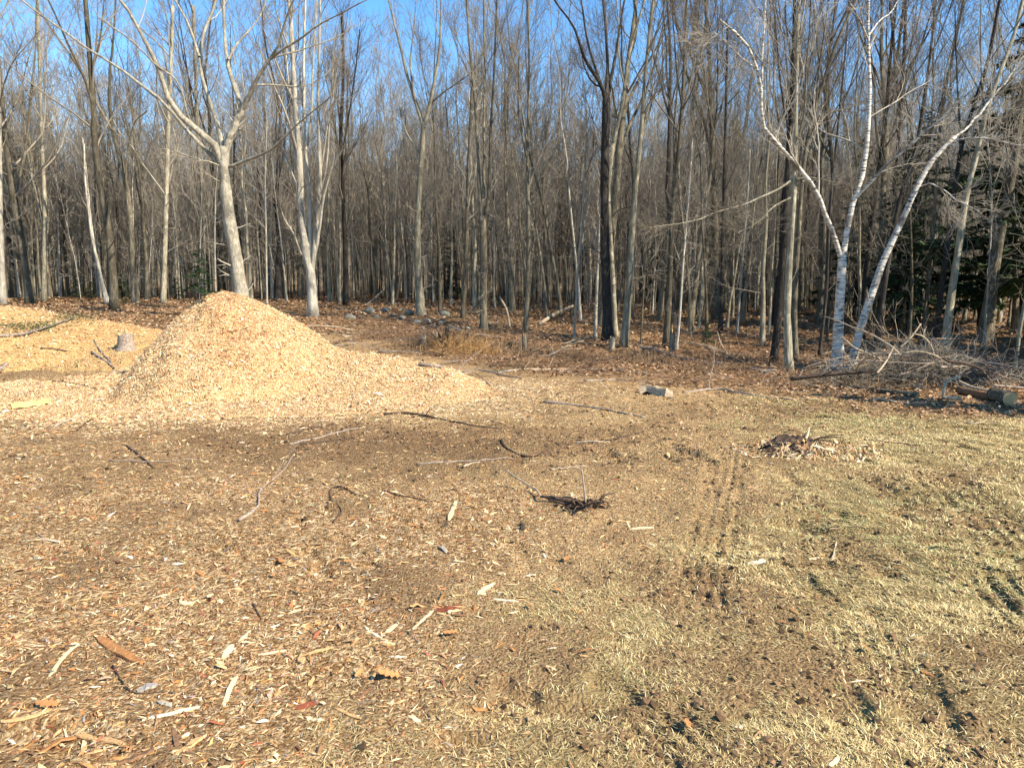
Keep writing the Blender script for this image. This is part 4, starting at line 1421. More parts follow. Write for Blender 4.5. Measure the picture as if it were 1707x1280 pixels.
# ------------------------------------------------------------------ conifers
def conifer_mesh(g, H, rad, nb, ns, h0):
    T = Geo()
    t = np.linspace(0, 1, 6)
    P = np.stack([np.zeros(6), np.zeros(6), H * t - .1], 1)
    tube(T, P, (.014 * H) * (1 - .9 * t) + .006, 6)
    zz = h0 + (H - h0) * np.linspace(0, .98, nb) ** .9
    az = g.uniform(0, 6.28, nb)
    L = rad * (1.05 - (zz - h0) / (H - h0)) * g.uniform(.6, 1.15, nb) + .1
    d = np.stack([np.cos(az), np.sin(az), g.uniform(-.05, .3, nb)], 1)
    paths = np.zeros((nb, 5, 3))
    paths[:, 0] = np.stack([np.zeros(nb), np.zeros(nb), zz], 1)
    for j in range(1, 5):
        d = norm(d + np.array([0, 0, -.09]) + .06 * g.normal(size=(nb, 3)))
        paths[:, j] = paths[:, j - 1] + d * (L / 4)[:, None]
    tube(T, paths, (.006 + .01 * L)[:, None] * np.linspace(1, .3, 5)[None], 3)
    idx = np.repeat(np.arange(nb), ns)
    tt = g.uniform(.12, 1, len(idx)) * 3.999
    i = tt.astype(int); w_ = (tt - i)[:, None]
    p = paths[idx, i] * (1 - w_) + paths[idx, i + 1] * w_
    tan = norm(paths[idx, i + 1] - paths[idx, i])
    side = norm(np.cross(tan, np.array([0, 0, 1.0])) * g.choice([-1, 1], (len(idx), 1)))
    a = norm(tan * g.uniform(.3, 1.0, (len(idx), 1)) + side * g.uniform(.2, 1, (len(idx), 1)) + .25 * g.normal(size=(len(idx), 3)))
    b = norm(np.cross(a, norm(np.array([[0, 0, 1.0]]) + .5 * g.normal(size=(len(idx), 3)))))
    ll = (L[idx] * g.uniform(.06, .17, len(idx)) + .05)[:, None]
    ww = ll * g.uniform(.08, .18, (len(idx), 1))
    V = np.stack([p, p + a * ll * .5 + b * ww, p + a * ll + np.array([0, 0, -.06]) * ll, p + a * ll * .5 - b * ww], 1).reshape(-1, 3)
    F = np.arange(len(V)).reshape(-1, 4)
    return T.mesh('trunk', M['dark']), make_mesh('foliage', V, [F], M['needle'], False)


CON = {}
for k_, (H, rad, nb, ns, h0) in {'bush': (2.0, .8, 40, 90, .15), 'pine': (9.0, 2.3, 90, 200, 1.2), 'hemlock': (7.0, 1.7, 80, 170, .7)}.items():
    CON[k_] = conifer_mesh(np.random.default_rng(len(k_) * 5), H, rad, nb, ns, h0)


def conifer(kind, name, label, loc, s=1.0, group=None, cat='conifer'):
    r = empty(name, loc)
    tag(r, label, cat, group)
    link('trunk', CON[kind][0], r)
    link('foliage', CON[kind][1], r)
    r.rotation_euler.z = random.uniform(0, 6.28)
    r.scale = (s, s, s)
    return r


def gz(x, y): return (x, y, float(ground_h(x, y)))


conifer('bush', 'conifer_bush', 'low dark green conifer bush between the charred tree and tall brown tree', at(205, 503), .55)
conifer('bush', 'conifer_bush', 'small blackish conifer bush on the leafy bank behind the thin whitish stems', at(128, 497), .5)
conifer('bush', 'conifer_bush', 'dim spreading conifer bush right beside the crossing whitish stems', at(152, 498), .45)
conifer('bush', 'conifer_bush', 'low dark conifer bush at the foot of the plain greenish trunk', at(295, 500), .45)
conifer('bush', 'conifer_bush', 'low dark conifer bush just beside the top of the chip heap', at(335, 500), .4)
conifer('bush', 'tiny_conifer', 'tiny green conifer seedling on the leafy floor by the tilted fallen pole', at(1178, 578), .3)
conifer('hemlock', 'hemlock', 'dull green hemlock half hidden behind trunks past the whitish footed tree', at(742, 500), .5)
conifer('hemlock', 'hemlock', 'dark hemlock behind the leaning tree with the fan shaped crown', at(1165, 505), .6)
conifer('hemlock', 'hemlock', 'dark hemlock partly hidden by the thick black trunk', at(1095, 505), .6)
for (lab, px, py, s, k) in [
    ('dark hemlock directly behind the leaning white birch', 1492, 545, .8, 'hemlock'),
    ('black green pine behind the thin grey tree at the brush heap', 1530, 536, .75, 'pine'),
    ('broad dark pine filling the gap beyond the tall lit grey tree', 1632, 545, .62, 'pine'),
    ('shadowy pine behind the thin lit stem past the log', 1700, 548, .7, 'pine'),
    ('smaller dark hemlock far behind the lit grey tree', 1590, 522, .85, 'hemlock'),
    ('dim hemlock between the broad dark pine and the pine behind the lit stem', 1665, 535, .7, 'hemlock'),
    ('low dark hemlock seen between the brush heap and thin grey tree', 1512, 555, .5, 'hemlock'),
    ('shadowy hemlock between the birches and the group of three trunks', 1425, 528, .9, 'hemlock')]:
    conifer(k, 'pine' if k == 'pine' else 'hemlock', lab, at(px, py), s)
for (x, y, s, lab) in [(14.2, 16.5, 1.1, 'tall dark pine just past the sawn log at the shady rim'), (12.6, 11.2, 1.0, 'dark pine standing beyond the grass, closest pine to the grass'),
                       (16.5, 12.6, 1.2, 'very tall dark pine outermost past the sawn log'), (13.8, 20.5, 1.2, 'very tall dark pine behind the thin lit stem'),
                       (12.2, 6.9, .85, 'pine standing on the near rim of the grass, its shade falling before the brush heap')]:
    conifer('pine', 'pine', lab, gz(x, y), s)
#@@OBJECTS
# ------------------------------------------------------------------ things lying on the ground
def ground_path(pts, lift=0.0, n=14):
    W = np.array([at(a, b) for a, b in pts])
    W = spline(W, n)
    return W


def stick(name, label, pts, w0, w1, mat, cat='stick', lift=None, group=None, twigs=0, n=14, kids=None, heights=None, part='side_twig'):
    W = ground_path(pts, n=n)
    Y = W[0, 1]
    r0, r1 = w0 * .82 / 2 / FPX * Y, w1 * .75 / 2 / FPX * Y
    rad = np.linspace(r0, r1, n)
    W[:, 2] = surf_h(W[:, 0], W[:, 1]) + rad * .5 + (lift or 0) + .004
    # a stiff stick bridges the hollows
    ln = np.linspace(0, 1, n)
    hi = np.polyfit(ln, W[:, 2], 2)
    W[:, 2] = np.maximum(np.polyval(hi, ln), W[:, 2] - rad * .5)
    if heights: W[:, 2] += np.interp(ln, np.linspace(0, 1, len(heights)), heights)
    o = W[n // 2].copy()
    g = np.random.default_rng(int(abs(pts[0][0] * 3 + pts[0][1])))
    G = Geo()
    rad = rad * (1 + .18 * g.normal(size=n))
    W[1:-1] += g.normal(size=(n - 2, 3)) * np.abs(rad[1:-1, None]) * .35
    tube(G, W - o, np.abs(rad), 7, caps=True, rough=.06, rg=g)
    ob = G.obj(name, M[mat], None, True, o)
    tag(ob, label, cat, group)
    if twigs:
        A, ra = sprout(g, (W - o)[None], np.abs(rad)[None], twigs, .25, .95, .7, .25, .3, .12, .5, 5, -.02, .12, .0025)
        for i in range(len(A)):
            q = Geo(); tube(q, A[i], ra[i], 4)
            q.obj(part, M[mat], ob)
    return ob


S_ = [
    ('long bent grey stick lying aslant in the middle of the clearing', [(399, 870), (431, 844), (434, 816), (469, 790), (492, 755)], 6.5, 3, 'stick_grey', 3),
    ('pale thin straight stick above the long bent grey one', [(483, 741), (530, 731), (572, 720), (610, 712)], 5, 2.5, 'stick_grey', 2),
    ('thin dark stick parallel to and beyond the pale straight one', [(478, 725), (520, 714), (558, 706)], 3.5, 2, 'stick_dark', 1),
    ('thin straight twig lying level before the wood chip heap', [(183, 769), (255, 771), (328, 766)], 3, 1.8, 'stick_grey', 1),
    ('short dark stick crossing the level twig', [(211, 744), (235, 762), (256, 781)], 5, 3, 'stick_dark', 1),
    ('thin dark curved twig arching beside the grey bark flake', [(188, 1111), (202, 1135), (225, 1156), (291, 1158)], 4, 2.5, 'stick_dark', 0),
    ('short dark needle straight twig on the chips near the pale block', [(422, 1008), (429, 1021), (436, 1034)], 3.5, 2, 'stick_dark', 0),
    ('forked dark twig lying past the long bent grey stick', [(545, 850), (552, 836), (549, 820), (565, 812), (600, 826)], 5, 2.5, 'stick_dark', 3),
    ('crooked dark twig with a pale tip on straw near the forked dark twig', [(556, 873), (569, 855), (560, 840)], 4, 2, 'stick_dark', 1),
    ('long thin tan stick lying level on the dark soil', [(693, 775), (740, 771), (800, 768), (856, 769)], 4, 2.5, 'stick_grey', 1),
    ('short pale stick just below the long tan one', [(772, 779), (786, 773), (800, 771)], 5, 3, 'stick_pale', 0),
    ('dark hooked branch curling on the soil', [(836, 734), (842, 746), (862, 756), (884, 762), (898, 761), (914, 750)], 5, 2.5, 'stick_dark', 2),
    ('long brown branch lying at the near foot of the chip heap tail', [(640, 692), (680, 690), (740, 700), (790, 710), (832, 715)], 5, 2.5, 'stick_dark', 4),
    ('dark stick at the edge of the chips on the dark soil', [(500, 742), (545, 737), (590, 731)], 4, 2.5, 'stick_dark', 0),
    ('long thin pole lying on straw past the chip apron', [(905, 672), (960, 676), (1020, 686), (1075, 697)], 5, 3, 'stick_grey', 3),
    ('pale bare branch lying across the shadow at the wood edge', [(830, 622), (860, 618), (905, 616), (950, 618), (985, 616)], 5, 2.5, 'stick_pale', 4),
    ('brown branch lying with its butt on the yellow tail of chips', [(698, 611), (735, 613), (780, 617), (830, 625), (870, 632)], 7, 3, 'stick_grey', 5),
    ('thin branch slanting down the tail end of the chips', [(705, 600), (740, 612), (790, 628), (818, 643)], 4, 2, 'stick_grey', 3),
    ('long thin log lying in shadow at the edge of the clearing', [(930, 620), (990, 618), (1060, 622), (1110, 630)], 6, 4, 'stick_grey', 2),
    ('pale thin log parallel to the shadow band', [(975, 636), (1030, 634), (1090, 640)], 5, 3, 'stick_grey', 2),
    ('peeled fallen pole sloping from the splintered stub down to the clearing', [(1108, 562), (1150, 574), (1185, 583), (1230, 600), (1262, 615), (1290, 626)], 5, 4, 'stick_pale', 2),
    ('dark fallen pole lying below the peeled one', [(1062, 575), (1110, 592), (1170, 606), (1240, 616), (1300, 622)], 8, 5, 'stick_grey', 3),
    ('dark fallen pole behind, crossing the leaf litter before the black tree', [(850, 578), (900, 566), (960, 574), (1005, 578)], 7, 5, 'stick_dark', 2),
    ('long dark rotting log lying along the stones', [(668, 536), (710, 546), (760, 556), (800, 562)], 9, 7, 'stick_dark', 2),
    ('short dark stick at the foot of the steep side of the chip heap', [(153, 587), (170, 598), (192, 614)], 5, 3.5, 'stick_grey', 0),
    ('thin forked stick leaning on chips by the sawn stump', [(157, 568), (166, 583), (186, 604)], 4, 3, 'stick_grey', 1),
    ('dark thin branch on the trampled chips below the yellow mound', [(68, 582), (95, 584), (112, 586)], 4, 3, 'stick_dark', 1),
    ('brown twig lying on chips below the mound', [(88, 636), (115, 639), (140, 642), (162, 650)], 3, 2, 'stick_dark', 1),
    ('long pale thin stick on trodden chips near the yellow slab', [(92, 710), (120, 700), (150, 692)], 4, 2, 'stick_pale', 1),
    ('thin dark twig slanting near the chip heap foot', [(130, 718), (148, 704), (168, 690)], 3, 2, 'stick_dark', 0),
    ('grey limb end poking into view on the trampled chips', [(-8, 622), (2, 617), (12, 609)], 11, 8, 'stick_grey', 0),
    ('thin fallen twig lying on grass past the shredded stump', [(1440, 734), (1480, 738), (1535, 743)], 3.5, 2, 'stick_dark', 1),
    ('small pale twig standing out of the trampled grass', [(1386, 938), (1390, 922), (1394, 906)], 5, 3, 'stick_pale', 2),
    ('thin dark stick on the leaf mould behind the chip heap', [(555, 572), (600, 566), (640, 562)], 3, 2, 'stick_dark', 2),
    ('pale fallen stick on leaf mould above the tail of chips', [(570, 562), (590, 560), (606, 556)], 4, 3, 'stick_pale', 0),
    ('short white peeled stick on the brown leaves before the black tree', [(943, 583), (968, 583)], 4, 3, 'stick_pale', 0),
    ('thick pale stick lying askew on leaves past the tan weeds', [(832, 588), (846, 580), (858, 571)], 4, 3, 'stick_pale', 0),
    ('long thin twig on straw beside the small ruts', [(1010, 735), (1048, 727), (1075, 720)], 3, 2, 'stick_dark', 1),
    ('level pale thin stick on straw before the small ruts', [(960, 738), (990, 737), (1016, 739)], 4, 3, 'stick_pale', 0),
    ('thin pale stick before the uprooted twig clump', [(918, 783), (950, 780), (978, 778)], 4, 3, 'stick_pale', 0),
    ('thin brown twig lying on the soil past the long bent stick', [(640, 820), (672, 828), (712, 835)], 3, 2, 'stick_dark', 1),
    ('long grey stick along the dark edge by the brush heap', [(1140, 655), (1200, 650), (1260, 660), (1330, 668)], 5, 3, 'stick_grey', 3),
    ('pale split stick lying before the brush heap', [(1453, 667), (1490, 671), (1530, 673)], 5, 4, 'stick_pale', 0),
    ('thin pale twig on dark soil near the sawn log', [(1610, 705), (1630, 706), (1645, 701)], 3, 2, 'stick_pale', 0),
]
for lab, pts, w0, w1, mt, tw in S_:
    stick('pole' if 'pole' in lab else ('log' if ' log ' in lab else ('branch' if 'branch' in lab else 'stick')), lab, pts, w0, w1, mt,
          cat='pole' if 'pole' in lab else ('log' if ' log ' in lab else ('branch' if 'branch' in lab else 'stick')), twigs=tw)


def pole3d(name, label, a, b, Y0, Y1, w, mat, cat='pole', group=None):
    """a pole that leans in the air between two traced ends"""
    p, q = on(a[0], a[1], Y0), on(b[0], b[1], Y1)
    g = np.random.default_rng(int(a[0]))
    P = spline(np.array([p, (p + q) / 2 + g.normal(size=3) * .04, q]), 12)
    G = Geo()
    r = w / 2 / FPX * Y0
    tube(G, P - p, np.linspace(r, r * .7, 12), 8, caps=True, rough=.05, rg=g)
    return tag(G.obj(name, M[mat], None, True, p), label, cat, group)


yb = at(897, 541)[1]
pole3d('birch_log', 'fallen white birch pole propped up at a slant in front of dark trunks', (897, 542), (955, 510), yb, yb + 2.5, 7, 'stick_pale')
pole3d('dark_pole', 'dark dead pole propped at a slant beneath the fallen white one', (931, 546), (972, 506), yb + .5, yb + 3, 5, 'stick_dark')
pole3d('leaning_pole', 'thin pale dead stem leaning between the forked dark tree and slender tree', (850, 548), (833, 495), at(850, 548)[1], at(850, 548)[1] + .4, 4, 'stick_pale')
pole3d('leaning_pole', 'thin pale stick leaning over the leaves beside the tilted fallen pole', (1214, 590), (1196, 553), at(1214, 590)[1], at(1214, 590)[1] + .3, 3, 'stick_pale')
pole3d('leaning_pole', 'thin grey fallen stem leaning behind the stones', (612, 508), (640, 482), at(612, 508)[1], at(612, 508)[1] + 1, 4, 'stick_grey')


# ---- stumps, logs, stones
def stump(name, label, px, py, wpx, hpx, barkm, cutm='cut', ragged=.0, cat='stump', sides=14, lean=0):
    b = at(px, py)
    Y = b[1]
    r, h = wpx / 2 / FPX * Y, hpx / FPX * Y
    g = np.random.default_rng(int(px))
    zz = np.array([-.12, 0, .15 * h, .5 * h, h])
    P = np.stack([lean * zz, np.zeros(5), zz], 1)
    G = Geo()
    tube(G, P, r * np.array([1.35, 1.25, 1.06, 1.0, .97]), sides, rough=.04, rg=g)
    V = G.V[0].reshape(5, sides, 3)
    V[4, :, 2] += ragged * h * np.abs(g.normal(size=sides))
    G.V[0] = V.reshape(-1, 3)
    root = G.obj(name, M[barkm], None, True, b)
    tag(root, label, cat)
    top = V[4].copy()
    top[:, :2] = (top[:, :2] - P[4, :2]) * .985 + P[4, :2]
    C = np.vstack([top, [[P[4, 0], 0, h - .01]]])
    F = np.stack([np.arange(sides), (np.arange(sides) + 1) % sides, np.full(sides, sides)], 1)
    Q = Geo().add(C + np.array([0, 0, .003]), None, F)
    Q.obj('cut_top', M[cutm], root, False)
    return root


stump('stump', 'sawn grey stump half buried in yellow chips beside the tall chip heap', 211, 581, 26, 21, 'stick_grey', ragged=.28)
stump('stub', 'short sawn sapling stub in front of the thick black trunk', 1019, 585, 9, 21, 'grey', ragged=.1, lean=.1)
stump('stub', 'splintered grey stub, knee-high, beside the cream coloured pole', 1120, 587, 10, 22, 'grey', ragged=.5)
stump('stump', 'dark low stump beside the foot of the slender twin stemmed tree', 818, 553, 11, 12, 'dark', ragged=.15)
stump('stump', 'dark broken stump beyond the tan weeds', 740, 585, 20, 22, 'dark', 'stick_dark', ragged=.4)
stump('stub', 'leaning pale snag with a sawn white top among the weeds', 733, 578, 9, 22, 'pale', ragged=.1, lean=-.35)
stump('stump', 'pale broken snag poking from leaves behind the weeds', 709, 582, 9, 18, 'pale', ragged=.5, lean=-.2)
stump('stub', 'white topped sawn sapling stub beside the peeled fallen pole', 1207, 594, 5, 7, 'mid', 'w_white')
stump('stub', 'white topped sawn stub nearest the group of three trunks', 1236, 599, 5, 6, 'mid', 'w_white')
stump('stump', 'torn reddish stump among leaves before the black tree', 875, 585, 10, 13, 'mid', 'w_tan', ragged=.8)
stump('stub', 'pale upright split stub standing in the brush heap', 1492, 634, 7, 28, 'w_pale', 'w_pale', ragged=.5, lean=-.2)


def log(name, label, pa, pb, wpx, barkm, Ya=None, cat='log', end=True):
    a, b = at(*pa), at(*pb)
    Y = b[1]
    r = wpx / 2 / FPX * Y
    a[2] = ground_h(a[0], a[1]) + r * .85; b[2] = ground_h(b[0], b[1]) + r * .85
    g = np.random.default_rng(int(pa[0]))
    P = spline(np.array([a, (a + b) / 2, b]), 8) - b
    G = Geo()
    tube(G, P, np.full(8, r) * (1 + .03 * g.normal(size=8)), 14, caps=True, rough=.03, rg=g)
    o = G.obj(name, M[barkm], None, True, b)
    tag(o, label, cat)
    if end:
        d = norm((b - a)[None])[0]
        s = norm(np.cross(d, [0, 0, 1])[None])[0]; u = np.cross(s, d)
        th = np.linspace(0, 2 * math.pi, 15)[:-1]
        C = np.vstack([d * .006 + r * .93 * (np.cos(t) * s + np.sin(t) * u) for t in th] + [d * .012])
        F = np.stack([np.arange(14), (np.arange(14) + 1) % 14, np.full(14, 14)], 1)
        Geo().add(C, None, F).obj('cut_end', M['cut'], o, False)
    return o


log('sawn_log', 'short thick sawn log with a fresh round cut end beside the brush heap', (1656, 668), (1683, 676), 26, 'mid')
log('long_log', 'long tan log lying under branches behind the short sawn log', (1598, 656), (1654, 668), 14, 'w_brown', end=False)
log('dark_log', 'long dark log lying under the brush heap', (1400, 648), (1530, 662), 9, 'mid', end=False)
log('dark_log', 'dark mossy fallen trunk lying past the lit stem at the wood edge', (1590, 596), (1720, 622), 12, 'dark', end=False)


def rock(name, label, px, py, wpx, group=None):
    b = at(px, py)
    r = wpx / 2 / FPX * b[1]
    g = np.random.default_rng(int(px * 3 + py))
    n, m_ = 12, 7
    th = np.linspace(0, 2 * math.pi, n + 1)[:-1]
    V = []
    F = []
    sc_ = np.array([1, g.uniform(.6, .9), g.uniform(.55, .85)])
    for i in range(m_):
        ph = math.pi * (i + .5) / m_
        for t in th:
            d = np.array([math.sin(ph) * math.cos(t), math.sin(ph) * math.sin(t), math.cos(ph)])
            f = 1 + .45 * (vnoise(d[0] * 1.8 + px, d[1] * 1.8 + d[2] * 1.5, 5) - .5) + .1 * g.normal() * .5
            V.append(d * f * r * sc_)
    i = np.arange(n * m_).reshape(m_, n); j = np.roll(i, -1, 1)
    F = np.stack([i[:-1], i[1:], j[1:], j[:-1]], -1).reshape(-1, 4)
    G = Geo().add(np.array(V), F)
    G.F3.append(np.stack([np.full(n, len(V)), i[0], j[0]], 1))
    G.add(np.array([[0, 0, r * sc_[2] * .98]]))
    o = G.obj(name, M['rock'], None, True, b + np.array([0, 0, r * .3]))
    return tag(o, label, 'stone', group)


rock('stone', 'rounded grey green boulder among leaves beside the pale sheaf of stems', 583, 533, 18)
rock('stone', 'whitish stone at the foot of the whitish footed tree', 682, 524, 16)
rock('stone', 'light boulder on the leaves between the two forked trees', 742, 527, 20)
rock('stone', 'dark angular stone near the fallen stem behind the boulder', 616, 522, 18)
rock('stone', 'small pale stone under the sunlit trunk of the group of three', 1331, 630, 12)
for (px, py, wp) in [(640, 520, 13), (655, 528, 12), (670, 532, 12), (668, 518, 9), (695, 540, 13), (712, 538, 12), (722, 546, 12), (736, 541, 14), (752, 548, 12), (765, 553, 11),
                     (628, 530, 9), (780, 549, 10), (705, 550, 9), (648, 516, 9), (1270, 622, 9), (1283, 618, 8), (1255, 617, 8)]:
    rock('stone', 'small grey field stone in the tumbled row along the edge of the leaves', px, py, wp, 'tumbled field stones along the wood edge')


# ---- split wood and slabs
def slab(name, label, pts, wpx, mat, tpx=None, cat='wood chip', lift=-.001, group=None, tilt=.12, taper=(.35, .5)):
    """an irregular split piece laid from one traced end to the other"""
    a, b = at(*pts[0]), at(*pts[-1])
    g = np.random.default_rng(int(abs(pts[0][0] * 13 + pts[0][1] * 7)))
    Y = (a[1] + b[1]) / 2
    wd = wpx / FPX * Y
    th = (tpx / FPX * Y) if tpx else min(max(wd * .2, .003), .010)
    o = (a + b) / 2
    n = 7
    P = spline(np.array([at(*p) for p in pts]), n)
    ln = np.linspace(0, 1, n)
    P[:, 2] = np.linspace(P[0, 2], P[-1, 2], n) + lift + tilt * .15 * np.linalg.norm(b - a) * ln + .06 * wd * g.normal(size=n)
    t = norm(np.gradient(P, axis=0))
    s = norm(np.cross(t, [0, 0, 1.0]))
    s = norm(s + np.array([0, 0, g.uniform(-.25, .25)]))
    u = np.cross(s, t)
    prof = np.interp(ln, [0, .18, .6, .88, 1], [taper[0], .9, 1, .85, taper[1]]) * (1 + .1 * g.normal(size=n))
    hw = (prof * wd / 2)[:, None]
    k = np.array([P + s * hw, P + s * hw * .85 + u * th, P - s * hw * .8 + u * th * .9, P - s * hw])
    V = (k - o).transpose(1, 0, 2).reshape(-1, 3)
    i = np.arange(n * 4).reshape(n, 4); j = np.roll(i, -1, 1)
    F = np.stack([i[:-1], i[1:], j[1:], j[:-1]], -1).reshape(-1, 4)
    F = np.vstack([F, [i[0], i[-1][::-1]]])
    ob = Geo().add(V, F).obj(name, M[mat], None, False, o)
    return tag(ob, label, cat, group)


slab('split_slab', 'bright yellow split slab of wood lying on the trampled chips', [(20, 683), (48, 679), (80, 674)], 15, 'w_yellow', 9, 'wood slab')
o_ = slab('split_log', 'chunk of split firewood with a white end lying on open ground', [(1068, 655), (1090, 656), (1115, 662)], 19, 'stick_pale', 11, 'split log', taper=(.9, .9))
slab('split_log', 'pale split face of wood against the brown chunk on open ground', [(1072, 650), (1092, 654), (1112, 659)], 9, 'w_pale', 3, 'split log', lift=.06)
for lab, pts, wp, mt in [
    ('long white wooden sliver among orange chips', [(237, 1201), (285, 1190), (333, 1179)], 9, 'w_white'),
    ('large orange brown strip of bark lying aslant', [(162, 1062), (200, 1088), (238, 1107)], 20, 'w_orange'),
    ('long slim pale splinter pointing up past the orange bark strip', [(82, 1128), (108, 1100), (131, 1076)], 9, 'w_pale'),
    ('pale pointed splinter standing out before the grassy corner', [(373, 1177), (384, 1150), (396, 1126)], 10, 'w_pale'),
    ('orange half of the two crossed bark strips', [(66, 1257), (95, 1245), (128, 1230)], 15, 'w_orange'),
    ('tan half of the two crossed bark strips', [(124, 1224), (165, 1230), (204, 1241)], 15, 'w_tan'),
    ('long yellowish peel of wood curving near the corner', [(2, 1206), (40, 1198), (80, 1184), (98, 1168)], 10, 'w_tan'),
    ('brown weathered bark strip beside a reddish flake', [(427, 1144), (455, 1160), (488, 1175)], 14, 'w_brown'),
    ('thin pale sliver next to the reddish bark flake', [(560, 1181), (580, 1190), (602, 1199)], 8, 'w_tan'),
    ('square pale wood block lying among chips', [(298, 1006), (324, 1005)], 13, 'w_pale'),
    ('small white sliver alone near the dark red bark', [(66, 897), (84, 901), (101, 905)], 8, 'w_white'),
    ('dark red shred of bark lying on chips', [(46, 948), (68, 941), (90, 931)], 17, 'w_red'),
    ('grey flake of bark by the curved dark twig', [(228, 1152), (245, 1146), (262, 1143)], 18, 'w_grey'),
    ('long pale splinter lying alone on the open straw', [(1050, 882), (1070, 881), (1090, 880)], 7, 'w_pale'),
    ('reddish chip with a pale edge on the straw', [(795, 883), (812, 882), (832, 883)], 9, 'w_tan'),
    ('squarish white chip at the border of chips and grass', [(874, 961), (893, 958)], 9, 'w_white'),
    ('white sliver beside the squarish white chip', [(822, 998), (842, 1000), (864, 1003)], 7, 'w_white'),
    ('pale twisted splinter pointing up near the white sliver', [(796, 991), (810, 981), (824, 973)], 9, 'w_pale'),
    ('pale splinter lying alone on the grass before bare soil', [(889, 1101), (908, 1108), (927, 1117)], 7, 'w_pale'),
    ('thin straight pale splinter beside red bark flakes', [(686, 1051), (704, 1035), (722, 1019)], 6, 'w_pale'),
    ('broad white chip just above the orange oak leaf', [(648, 1094), (678, 1096)], 9, 'w_white'),
    ('white wedge shaped chip near the red bark flakes', [(609, 1046), (622, 1056), (636, 1064)], 9, 'w_white'),
    ('pale split chip beside the white wedge shaped chip', [(642, 1056), (654, 1046), (662, 1040)], 9, 'w_pale'),
    ('large red flake of bark at the edge of the grass', [(724, 1018), (746, 1016), (770, 1010)], 13, 'w_red'),
    ('upright feathered pale splinter in the middle of the straw', [(748, 868), (753, 852), (760, 837)], 9, 'w_pale'),
    ('chunky white chip on bare soil in the grass', [(1246, 940), (1262, 938), (1274, 935)], 14, 'w_white'),
    ('small pale chip beside the little standing twig', [(1348, 932), (1360, 931), (1372, 930)], 7, 'w_pale'),
    ('white chip alone on churned mud in the grass', [(1224, 1213), (1234, 1211), (1242, 1208)], 8, 'w_white'),
    ('white chip lying at the bottom of the grass', [(1382, 1276), (1392, 1270), (1398, 1262)], 10, 'w_white'),
    ('pale chip lying near the tyre marks', [(1696, 851), (1712, 849)], 7, 'w_white'),
    ('broad brown bark slab lying at the bottom of the chips', [(196, 1274), (230, 1262), (256, 1248)], 22, 'w_brown'),
    ('brown shred of bark pointing down by the grass corner', [(288, 1212), (292, 1228), (296, 1252)], 9, 'w_brown'),
    ('pale broad chip facing up near the pale pointed splinter', [(372, 1098), (380, 1086), (388, 1076)], 15, 'w_pale'),
    ('tan chip with torn ends by the dark straight twig', [(430, 1092), (455, 1088), (482, 1084)], 8, 'w_pale'),
    ('long tan splinter level with the torn tan chip', [(505, 1092), (530, 1086), (556, 1080)], 7, 'w_tan'),
    ('small white square chip near the white sliver end', [(302, 1228), (316, 1222)], 10, 'w_white'),
    ('orange brown flake behind the white sliver', [(120, 1212), (132, 1198), (140, 1184)], 10, 'w_orange'),
    ('broad tan flake of wood in the grass corner', [(292, 1258), (320, 1244), (338, 1228)], 15, 'w_tan'),
    ('red brown bark shred near the weathered bark strip', [(492, 1182), (512, 1176), (530, 1170)], 12, 'w_red'),
    ('pale chip beside the red brown bark shred', [(510, 1196), (526, 1200), (536, 1202)], 12, 'w_pale'),
]:
    slab('bark_strip' if 'bark' in lab else ('splinter' if ('splinter' in lab or 'sliver' in lab) else 'wood_chip'), lab, pts, wp, mt,
         cat='bark strip' if 'bark' in lab else ('splinter' if ('splinter' in lab or 'sliver' in lab) else 'wood chip'))


